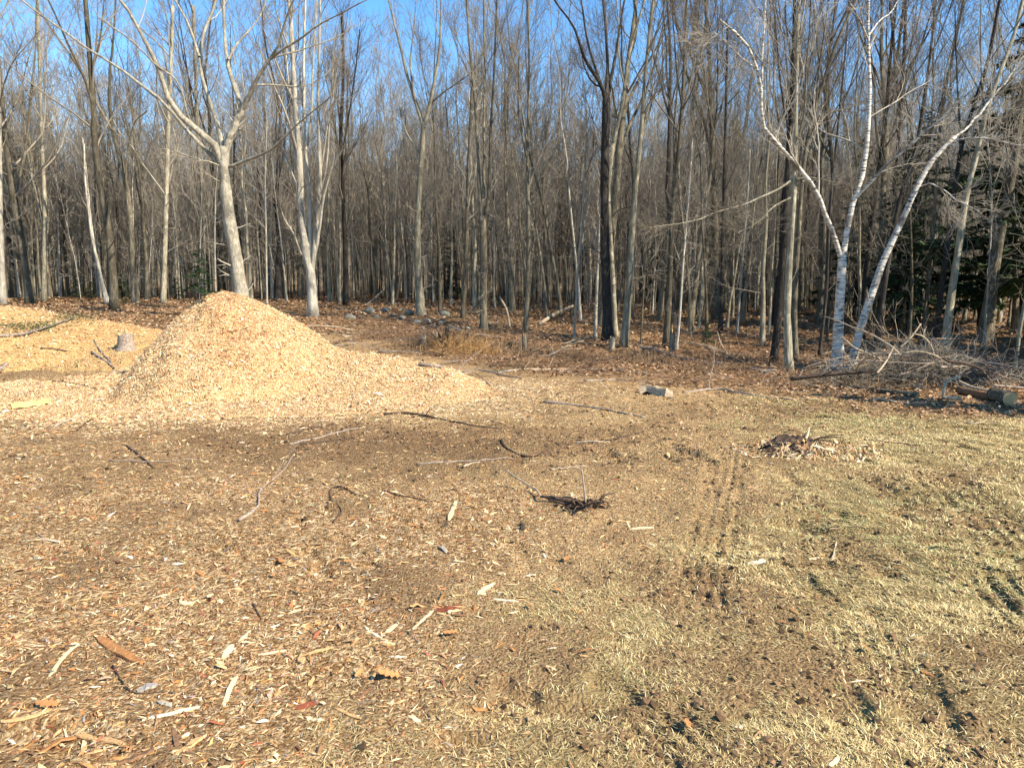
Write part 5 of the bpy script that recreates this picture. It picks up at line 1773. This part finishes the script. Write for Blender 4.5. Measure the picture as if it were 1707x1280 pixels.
def loose_bits():
    """the larger loose chips: 8 shapes copied over the chip strewn ground"""
    g = np.random.default_rng(77)
    kinds = [('wood_chip', 'pale wood chip lying among finer chips on the strewn ground', 'wood chip', 'larger pale wood chips', 'w_pale'),
             ('wood_chip', 'tan wood chip lying among finer chips on the strewn ground', 'wood chip', 'larger tan wood chips', 'w_tan'),
             ('bark_flake', 'orange brown bark flake lying among chips on the strewn ground', 'bark flake', 'orange brown bark flakes', 'w_orange'),
             ('bark_flake', 'dark brown bark flake lying among chips on the strewn ground', 'bark flake', 'dark brown bark flakes', 'w_brown')]
    meshes = []
    for kd in kinds:
        for v in range(3):
            n = 6
            ln = np.linspace(0, 1, n)
            P = np.stack([ln - .5, .06 * np.cumsum(g.normal(size=n)), .03 * g.normal(size=n) + .05 * np.sin(ln * 3)], 1)
            hw = (np.interp(ln, [0, .2, .7, 1], [.25, .9, 1, .3]) * (1 + .15 * g.normal(size=n)) * (.11 + .06 * v))[:, None]
            s = np.array([[0, 1, 0]]); u = np.array([[0, 0, 1]])
            k = np.array([P + s * hw, P + s * hw * .8 + u * .05, P - s * hw * .75 + u * .045, P - s * hw])
            V = k.transpose(1, 0, 2).reshape(-1, 3)
            i = np.arange(n * 4).reshape(n, 4); j = np.roll(i, -1, 1)
            F = np.stack([i[:-1], i[1:], j[1:], j[:-1]], -1).reshape(-1, 4)
            F = np.vstack([F, [i[0], i[-1][::-1]]])
            meshes.append((kd, Geo().add(V, F).mesh(kd[0], M[kd[4]], False)))
    c = 0
    while c < 240:
        x, y = scatter_fan(g, 1, 2.3, 6.8, 34, power=1.0)
        ch, gr, dp, li = zones(x, y)
        if g.uniform() > ch[0] * .95 + .05: continue
        kd, me = meshes[int(g.choice(4, p=[.18, .30, .27, .25])) * 3 + int(g.integers(3))]
        o = link(kd[0], me, None, (float(x[0]), float(y[0]), float(ground_h(x, y)[0]) + .004))
        L = float(np.clip(.036 * np.exp(.45 * g.normal()), .02, .11))
        o.scale = (L, L * g.uniform(.7, 1.2), L)
        o.rotation_euler = (g.normal() * .2, g.normal() * .15, g.uniform(0, 6.28))
        tag(o, kd[1], kd[2], kd[3])
        c += 1


loose_bits()


def oak_leaf_mesh(seed):
    g = np.random.default_rng(seed)
    pts = [(0, .0), (.12, .06), (.2, .2), (.28, .08), (.42, .27), (.5, .1), (.66, .25), (.74, .1), (.88, .15), (1, .0)]
    top = np.array([(a - .5, b * g.uniform(.8, 1.15), .06 * abs(b) / .25 + .02 * g.normal()) for a, b in pts])
    mid = np.array([(a - .5, 0, .03 * math.sin(a * 3)) for a, _ in pts])
    bot = top * np.array([1, -1, 1]) + np.array([.02, 0, 0])
    V = np.vstack([top, mid, bot])
    n = len(pts)
    i = np.arange(n - 1)
    F = np.vstack([np.stack([i, i + n, i + n + 1, i + 1], 1), np.stack([i + n, i + 2 * n, i + 2 * n + 1, i + n + 1], 1)])
    G = Geo().add(V, F)
    V2 = V - np.array([0, 0, .012])
    G.add(V2, F[:, ::-1])
    st = np.array([[-.5, 0, .0], [-.6, .01, .0], [-.7, .03, .01]])
    tube(G, st, [.012, .01, .008], 4)
    return G.mesh('oak_leaf', M['leaf_o'], False)


def oak_leaves():
    g = np.random.default_rng(5)
    ms = [oak_leaf_mesh(k) for k in range(4)]
    L_ = [(650, 1130, .11, 'large orange oak leaf lying where the chips meet the grass'), (883, 1015, .06, 'small red leaf lying alone on the grassy border'),
          (976, 1090, .06, 'small orange leaf lying on the grass by bare soil'), (1146, 1212, .07, 'orange leaf lying on churned mud at the bottom of the grass'),
          (1440, 1084, .06, 'tan leaf lying on grass among mud clods'), (80, 1180, .1, 'curled orange leaf lying by the yellowish peel'),
          (752, 1060, .08, 'orange leaf lying by the red bark flakes'), (690, 880, .07, 'brown leaf lying on the straw past the red bark')]
    for i, (px, py, s, lab) in enumerate(L_):
        o = link('oak_leaf', ms[i % 4], None, at(px, py) + np.array([0, 0, .02]))
        o.scale = (s, s, s)
        o.rotation_euler = (g.normal() * .2, g.normal() * .2, g.uniform(0, 6.28))
        tag(o, lab, 'leaf')
    for i in range(24):
        while True:
            x, y = scatter_fan(g, 1, 2.4, 6.5, 34)
            if zones(x, y)[1][0] < .6 or g.uniform() < .2: break
        s = g.uniform(.04, .075)
        o = link('oak_leaf', ms[i % 4], None, (float(x[0]), float(y[0]), float(ground_h(x, y)[0]) + .02))
        o.scale = (s, s, s)
        o.rotation_euler = (g.normal() * .3, g.normal() * .3, g.uniform(0, 6.28))
        tag(o, 'withered brown oak leaf lying loose on the chip strewn ground', 'leaf', 'withered oak leaves on the ground')


oak_leaves()


# ---- brush heap beside the birches
def brush_heap():
    g = np.random.default_rng(52)
    c = at(1545, 640)
    mats = ['stick_grey', 'stick_grey', 'stick_pale', 'stick_dark']
    for k in range(60):
        px = 1545 + g.normal() * 72
        py = np.clip(636 + g.normal() * 16, 600, 675)
        b = at(px, py)
        hh = max(0, .75 - abs(px - 1530) / 210) * g.uniform(.1, 1)
        L = g.uniform(.6, 1.9)
        a = g.uniform(0, 6.28)
        d = np.array([math.cos(a), math.sin(a) * .8, g.normal() * .22])
        P = np.zeros((9, 3))
        for j in range(1, 9):
            d = norm((d + .13 * g.normal(size=3))[None])[0]
            P[j] = P[j - 1] + d * L / 8
        P[:, 2] += hh + .05
        W = P + b
        gzv = ground_h(W[:, 0], W[:, 1]) + .02
        P[:, 2] = np.maximum(W[:, 2], gzv) - b[2]
        r0 = g.uniform(.008, .023)
        rad = np.linspace(r0, r0 * .4, 9)
        mt = mats[g.integers(4)]
        G = Geo(); tube(G, P, rad, 6, caps=True, rough=.06, rg=g)
        A, ra = sprout(g, P[None], rad[None], 3, .25, .95, .7, .25, .4, .25, .55, 5, .05, .14, .004)
        o = G.obj('branch', M[mt], None, True, b)
        for i in range(3):
            q = Geo(); tube(q, A[i], ra[i], 4)
            B, rb = sprout(g, A[i][None], ra[i][None], 3, .3, 1, .7, .2, .5, .15, .6, 4, .02, .14, .003)
            tube(q, B, rb, 3)
            q.obj('side_branch', M[mt], o)
        tag(o, {'stick_grey': 'grey cut branch tangled in the brush heap beside the birches', 'stick_pale': 'pale cut branch tangled in the brush heap beside the birches',
                'stick_dark': 'dark cut branch tangled in the brush heap beside the birches'}[mt], 'branch', mt.replace('stick_', '') + ' branches in the brush heap')
    # fine twigs of the heap
    n = 1500
    px = 1545 + g.normal(size=n) * 75
    cx, cy = c[0], c[1]
    X = cx + g.normal(size=n) * .95; Y = cy + g.normal(size=n) * .45 + .2
    hmax = np.clip(.62 - np.abs(X - cx) * .3, .05, 1)
    Z = ground_h(X, Y) + hmax * g.uniform(0, 1, n)
    P = np.zeros((n, 4, 3)); P[:, 0] = np.stack([X, Y, Z], 1)
    d = norm(g.normal(size=(n, 3)) * np.array([1, 1, .35]))
    L = g.uniform(.2, .7, n)
    for j in range(1, 4):
        d = norm(d + .2 * g.normal(size=(n, 3)))
        P[:, j] = P[:, j - 1] + d * (L / 3)[:, None]
    P[:, :, 2] = np.maximum(P[:, :, 2], ground_h(P[:, :, 0], P[:, :, 1]) + .01)
    G = Geo(); tube(G, P - c, np.full((n, 4), .0042) * g.uniform(.6, 1.5, (n, 1)), 3)
    o = G.obj('brush_twigs', M['twig'], None, True, c)
    tag(o, 'tangle of fine twigs filling the brush heap', 'twigs', kind='stuff')
    yb = at(1560, 672)[1]

    def b3(name, label, pts, w0, w1, mat):
        P = np.array([on(a, b_, Y_) for a, b_, Y_ in pts])
        P[:, 2] = np.maximum(P[:, 2], surf_h(P[:, 0], P[:, 1]) + .015)
        k = spline(P, 16)
        G = Geo(); r0, r1 = w0 / 2 / FPX * yb, w1 / 2 / FPX * yb
        tube(G, k - P[0], np.linspace(r0, r1, 16), 7, caps=True, rough=.05)
        ob = G.obj(name, M[mat], None, True, P[0])
        A, ra = sprout(g, (k - P[0])[None], np.linspace(r0, r1, 16)[None], 3, .3, .95, .7, .2, .25, .15, .5, 5, .05, .12, .003)
        for i in range(3):
            q = Geo(); tube(q, A[i], ra[i], 4); q.obj('side_branch', M[mat], ob)
        tag(ob, label, 'branch')
    b3('bent_branch', 'pale branch bent like an elbow at the near side of the brush heap', [(1602, 664, yb), (1574, 662, yb), (1573, 655, yb), (1579, 635, yb + .1), (1600, 629, yb + .2)], 6, 4, 'stick_pale')
    b3('arched_branch', 'thin pale branch arching down behind the brush heap', [(1557, 595, yb + 1.6), (1552, 577, yb + 1.5), (1540, 562, yb + 1.4), (1524, 556, yb + 1.3)], 4, 2, 'stick_pale')
    b3('upright_branch', 'straight pale branch poking up out of the back of the brush heap', [(1500, 580, yb + 1.4), (1518, 563, yb + 1.4), (1535, 540, yb + 1.5)], 4, 2.5, 'stick_pale')
    b3('long_branch', 'long straight branch slanting up across the brush heap', [(1462, 622, yb + .5), (1476, 604, yb + .7), (1490, 578, yb + .9)], 4, 2.5, 'stick_pale')
    b3('dark_branch', 'long dark branch lying level before the feet of the birches', [(1318, 632, yb + 1.6), (1370, 626, yb + 1.4), (1420, 622, yb + 1.2), (1470, 618, yb + 1.0)], 8, 4, 'stick_dark')
    b3('long_branch', 'whitish branch lying down the slope above the long tan log', [(1598, 636, yb + .8), (1620, 645, yb + .6), (1652, 652, yb + .4)], 6, 4, 'stick_pale')
    b3('long_branch', 'thin branch reaching level past the sawn log', [(1655, 642, yb + .8), (1690, 645, yb + .8), (1720, 648, yb + .8)], 4, 3, 'stick_grey')


brush_heap()


# ---- slash left along the wood edge
def slash():
    g = np.random.default_rng(66)
    put = 0
    while put < 44:
        px, py = g.uniform(470, 1420), g.uniform(536, 632)
        if py > np.interp(px, _LX, _LY) + 8: continue
        b = at(px, py)
        if chip_pile_h(b[0], b[1]) > .02: continue
        L = g.uniform(.5, 1.7); a = g.normal() * .5 + (math.pi if g.uniform() < .5 else 0)
        d = np.array([math.cos(a), math.sin(a), g.uniform(0, .22)])
        P = np.zeros((8, 3))
        for j in range(1, 8):
            d = norm((d + .12 * g.normal(size=3) + np.array([0, 0, -.03]))[None])[0]
            P[j] = P[j - 1] + d * L / 7
        P[:, 2] = np.maximum(P[:, 2] + b[2], ground_h(P[:, 0] + b[0], P[:, 1] + b[1]) + .02) - b[2]
        r0 = g.uniform(.008, .022)
        mt = ['stick_grey', 'stick_dark', 'stick_pale', 'stick_grey'][g.integers(4)]
        G = Geo(); tube(G, P, np.linspace(r0, r0 * .4, 8), 6, caps=True, rough=.06, rg=g)
        o = G.obj('slash_branch', M[mt], None, True, b)
        A, ra = sprout(g, P[None], np.linspace(r0, r0 * .4, 8)[None], 4, .2, .95, .6, .25, .35, .2, .55, 5, .03, .14, .003)
        q = Geo(); tube(q, A, ra, 4); q.obj('side_branch', M[mt], o)
        c = mt.replace('stick_', '')
        tag(o, c + ' cut branch among the slash on the leaves along the wood edge', 'branch', c + ' branches in the slash along the wood edge')
        put += 1
    n = 9000
    u = g.uniform(size=n)
    px = g.uniform(440, 1480, n)
    x = (px - 853.5) / FPX; dd = 12.5 + 10 * u; x = x * dd; y = dd
    k = (zones(x, y)[3] > .4) & (chip_pile_h(x, y) < .02) & (fbm(x * .7, y * .7, 88) > .42)
    x, y = x[k], y[k]; n = len(x)
    P = np.zeros((n, 4, 3)); P[:, 0] = np.stack([x, y, ground_h(x, y) + g.uniform(.01, .09, n)], 1)
    d = norm(g.normal(size=(n, 3)) * np.array([1, .8, .22])); L = g.uniform(.12, .5, n)
    for j in range(1, 4):
        d = norm(d + .2 * g.normal(size=(n, 3)) * np.array([1, 1, .5]))
        P[:, j] = P[:, j - 1] + d * (L / 3)[:, None]
    P[:, :, 2] = np.maximum(P[:, :, 2], ground_h(P[:, :, 0], P[:, :, 1]) + .01)
    G = Geo(); tube(G, P, np.full((n, 4), .004) * g.uniform(.6, 1.6, (n, 1)), 3)
    o = G.obj('slash_twigs', M['slash'])
    tag(o, 'thin layer of twigs and slash over the leaves along the wood edge', 'twigs', kind='stuff')


slash()


# ---- shredded stump in the grass
def shredded_stump():
    g = np.random.default_rng(9)
    c = at(1335, 752)
    root = empty('shredded_stump', c)
    tag(root, 'shredded tree stump, dark in the middle with a ring of pale splinters on the grass', 'stump')
    # dark torn core
    n, m_ = 16, 5
    V, th = [], np.linspace(0, 2 * math.pi, n + 1)[:-1]
    for i in range(m_):
        f = 1 - i / (m_ - 1)
        for t in th:
            r = (.06 + .24 * f) * (1 + .25 * g.normal() * .6)
            V.append((r * 1.35 * math.cos(t) - .08, r * .8 * math.sin(t), .17 * (1 - f ** 1.6) - .03 + .02 * g.normal()))
    i = np.arange(n * m_).reshape(m_, n); j = np.roll(i, -1, 1)
    F = np.stack([i[:-1], j[:-1], j[1:], i[1:]], -1).reshape(-1, 4)
    G = Geo().add(np.array(V), F)
    G.F3.append(np.stack([i[-1], j[-1], np.full(n, len(V))], 1))
    G.add(np.array([[-.08, 0, .14]]))
    G.obj('torn_core', M['stick_dark'], root, False)
    k = 1500
    a = g.uniform(0, 6.28, k); r = .66 * g.uniform(size=k) ** .5
    x = r * np.cos(a) * 1.25 + .06; y = r * np.sin(a) * .8
    d = np.hypot(x / 1.2, y)
    z = np.clip(.15 - .3 * d, 0, 1) * (.7 + .4 * g.uniform(size=k)) + ground_h(x + c[0], y + c[1]) - c[2]
    N = norm(np.stack([x * .8, y * .8, np.ones(k) * .6], 1) + .3 * g.normal(size=(k, 3)))
    L = np.clip(.042 * np.exp(.5 * g.normal(size=k)), .015, .15); W = L * g.uniform(.12, .35, k)
    V, F, cc = shards(np.stack([x, y, z + .01], 1), N, L, W, W * .5, pick(g, k, [3.2, 4, 2.6, 1, .8, .2, .7, .3]), .5, g)
    o = link('splinters', make_mesh('splinters', V, [F], M['chips'], False, col=cc), root)
    tag(o, kind='stuff')
    for (px, py, qx, qy, wp) in [(1340, 738, 1350, 711, 5), (1311, 757, 1316, 748, 5), (1346, 742, 1352, 732, 5), (1356, 752, 1368, 740, 4), (1330, 760, 1345, 752, 4)]:
        p, q = on(px, py, c[1] - .05), on(qx, qy, c[1])
        P = np.array([p, (p + q) / 2 + np.array([.006, 0, 0]), q]) - c
        w_ = wp / 2 / FPX * c[1]
        q_ = Geo(); tube(q_, P, np.array([w_, w_ * .8, w_ * .15]), 5, caps=True)
        q_.obj('upright_splinter', M['w_pale'], root, False)
    for k in range(10):
        a = g.uniform(0, 6.28)
        P = np.zeros((6, 3)); P[0] = (.1 * math.cos(a) - .05, .08 * math.sin(a), .1)
        d = np.array([math.cos(a), math.sin(a), .3])
        for j in range(1, 6):
            d = norm((d + .2 * g.normal(size=3) + np.array([0, 0, -.15]))[None])[0]
            P[j] = P[j - 1] + d * .075
        q_ = Geo(); tube(q_, P, np.linspace(.01, .004, 6), 5)
        q_.obj('root', M['stick_dark'], root)


shredded_stump()


# ---- uprooted twig clump
def root_clump():
    g = np.random.default_rng(14)
    c = at(975, 846)
    Y = c[1]
    root = empty('uprooted_clump', c)
    tag(root, 'uprooted dark root clump with long twigs sticking out, lying on the straw', 'uprooted root')

    def seg(name, pts, w0, w1, mat='stick_dark', n=14):
        P = spline(np.array([on(a, b, y) for a, b, y in pts]), n) - c
        q = Geo(); tube(q, P, np.linspace(w0, w1, n) / 2 / FPX * Y, 6, caps=True, rough=.08, rg=g)
        return q.obj(name, M[mat], root)
    seg('root_stem', [(986, 847, Y), (962, 838, Y + .1), (930, 831, Y + .15), (902, 827, Y + .2)], 15, 5)
    seg('root_stem', [(988, 850, Y - .05), (960, 846, Y), (935, 838, Y + .05), (914, 833, Y + .1)], 9, 3)
    seg('twig', [(902, 828, Y + .2), (894, 816, Y + .35), (880, 808, Y + .45), (858, 794, Y + .6), (842, 782, Y + .75)], 4, 2.5, 'stick_pale')
    seg('twig', [(976, 838, Y), (974, 815, Y), (971, 790, Y + .02), (969, 777, Y + .03)], 3.5, 2.5, 'stick_grey')
    seg('twig', [(988, 846, Y), (1000, 838, Y - .02), (1004, 827, Y - .02), (1012, 824, Y), (1023, 822, Y + .02)], 5, 3)
    seg('root', [(985, 850, Y), (968, 856, Y - .06), (946, 859, Y - .1)], 4, 2, 'stick_pale')
    seg('root', [(990, 850, Y), (990, 858, Y - .06), (982, 864, Y - .1), (972, 866, Y - .12)], 4, 2, 'stick_pale')
    seg('root', [(994, 852, Y), (1010, 858, Y - .05), (1030, 864, Y - .08), (1042, 872, Y - .12)], 3, 1.5, 'stick_grey')
    for k in range(16):
        a = g.uniform(0, 6.28); P = np.zeros((6, 3))
        P[0] = (g.normal() * .05, g.normal() * .04, .03)
        d = np.array([math.cos(a), math.sin(a) * .8, g.uniform(0, .6)])
        for j in range(1, 6):
            d = norm((d + .25 * g.normal(size=3) + np.array([0, 0, -.12]))[None])[0]
            P[j] = P[j - 1] + d * g.uniform(.02, .045)
        P[:, 2] = np.maximum(P[:, 2], .005)
        q = Geo(); tube(q, P, np.linspace(.008, .003, 6), 5)
        q.obj('root', M['stick_dark'], root)
    V = g.normal(size=(60, 3)) * np.array([.085, .05, .02]) + np.array([0, 0, .02])
    N = norm(g.normal(size=(60, 3)) + np.array([0, 0, 1]))
    L = g.uniform(.02, .06, 60)
    V, F, cc = shards(V, N, L, L * .5, L * .4, np.tile([(.05, .03, .018)], (60, 1)), .5, g)
    o = link('clinging_soil', make_mesh('clinging_soil', V, [F], M['clods'], False, col=cc), root)
    tag(o, kind='stuff')


root_clump()


# ---- tan dead weeds and pine bough
def weed(name, label, px, py, n, h, spread, colr, cat='weeds'):
    g = np.random.default_rng(int(px))
    b = at(px, py)
    P = np.zeros((n, 5, 3))
    P[:, 0, :2] = g.normal(size=(n, 2)) * spread
    d = norm(np.stack([g.normal(size=n) * .6, g.normal(size=n) * .6, np.ones(n)], 1))
    L = h * g.uniform(.5, 1.2, n)
    for j in range(1, 5):
        d = norm(d + .22 * g.normal(size=(n, 3)) + np.array([0, 0, -.14]))
        P[:, j] = P[:, j - 1] + d * (L / 4)[:, None]
    P[:, :, 2] = np.maximum(P[:, :, 2] + 0, 0.01)
    P[:, :, 2] += (ground_h(P[:, :, 0] + b[0], P[:, :, 1] + b[1]) - b[2])
    G = Geo(); tube(G, P, np.full((n, 5), .0045), 3, C=colr)
    o = G.obj(name, M['blades'], None, True, b)
    return tag(o, label, cat, kind='stuff')


weed('dead_weeds', 'bushy clump of tan dead weeds beside the broken stump', 765, 588, 420, .5, .26, (.42, .25, .10))
weed('dead_weeds', 'tan dead weeds thinning out towards the slender twin stemmed tree', 802, 590, 300, .42, .28, (.40, .24, .10))
weed('dead_weeds', 'low brown dead ferns behind the tail of the chip heap', 690, 588, 260, .34, .34, (.30, .19, .095))
weed('dead_weeds', 'bristling heap of brown twigs close around the broken stump', 722, 584, 320, .5, .22, (.22, .14, .08))

for (px, py, n_, h_, sp_, lab) in [(880, 592, 170, .3, .35, 'low brown brush mound by the torn reddish stump'), (965, 600, 160, .28, .4, 'low brown weeds in front of the thick black trunk'),
                                   (1075, 606, 180, .32, .4, 'low brown brush mound below the splintered knee-high stub'), (1190, 618, 170, .28, .4, 'low brown weeds along the dark fallen pole'),
                                   (620, 560, 160, .3, .4, 'low brown weeds behind the shoulder of the chip heap'), (1450, 645, 170, .3, .4, 'low brown weeds at the near edge of the brush heap')]:
    weed('dead_weeds', lab, px, py, n_, h_, sp_, (.24, .155, .085))


def bough():
    g = np.random.default_rng(2)
    pts = [(-6, 564), (30, 562), (70, 552), (100, 541), (124, 533)]
    W = np.array([at(a, b) for a, b in pts])
    W[:, 2] += .05
    k = spline(W, 16); c = W[2]
    G = Geo(); tube(G, k - c, np.linspace(.035, .012, 16), 7, caps=True)
    root = G.obj('pine_bough', M['stick_grey'], None, True, c)
    tag(root, 'cut pine bough with green needles lying on the yellow mound', 'bough')
    V, F = [], []
    n = 320
    for (px, py, sx) in [(118, 535, .35), (32, 551, .3), (74, 551, .2)]:
        b = at(px, py) - c
        q = n if sx > .25 else n // 2
        p = b + g.normal(size=(q, 3)) * np.array([sx, .2, .05]) + np.array([0, 0, .09])
        a = norm(g.normal(size=(q, 3)) * np.array([1, .8, .4]))
        s = norm(np.cross(a, g.normal(size=(q, 3)))) * .008
        L = g.uniform(.04, .08, (q, 1))
        o = len(V) * 4 if not V else sum(len(v) for v in V)
        V.append(np.stack([p - s, p + s, p + a * L + s * .3, p + a * L - s * .3], 1).reshape(-1, 3))
    VV = np.concatenate(V)
    me = make_mesh('needles', VV, [np.arange(len(VV)).reshape(-1, 4)], M['needle'], False)
    link('needles', me, root)


bough()
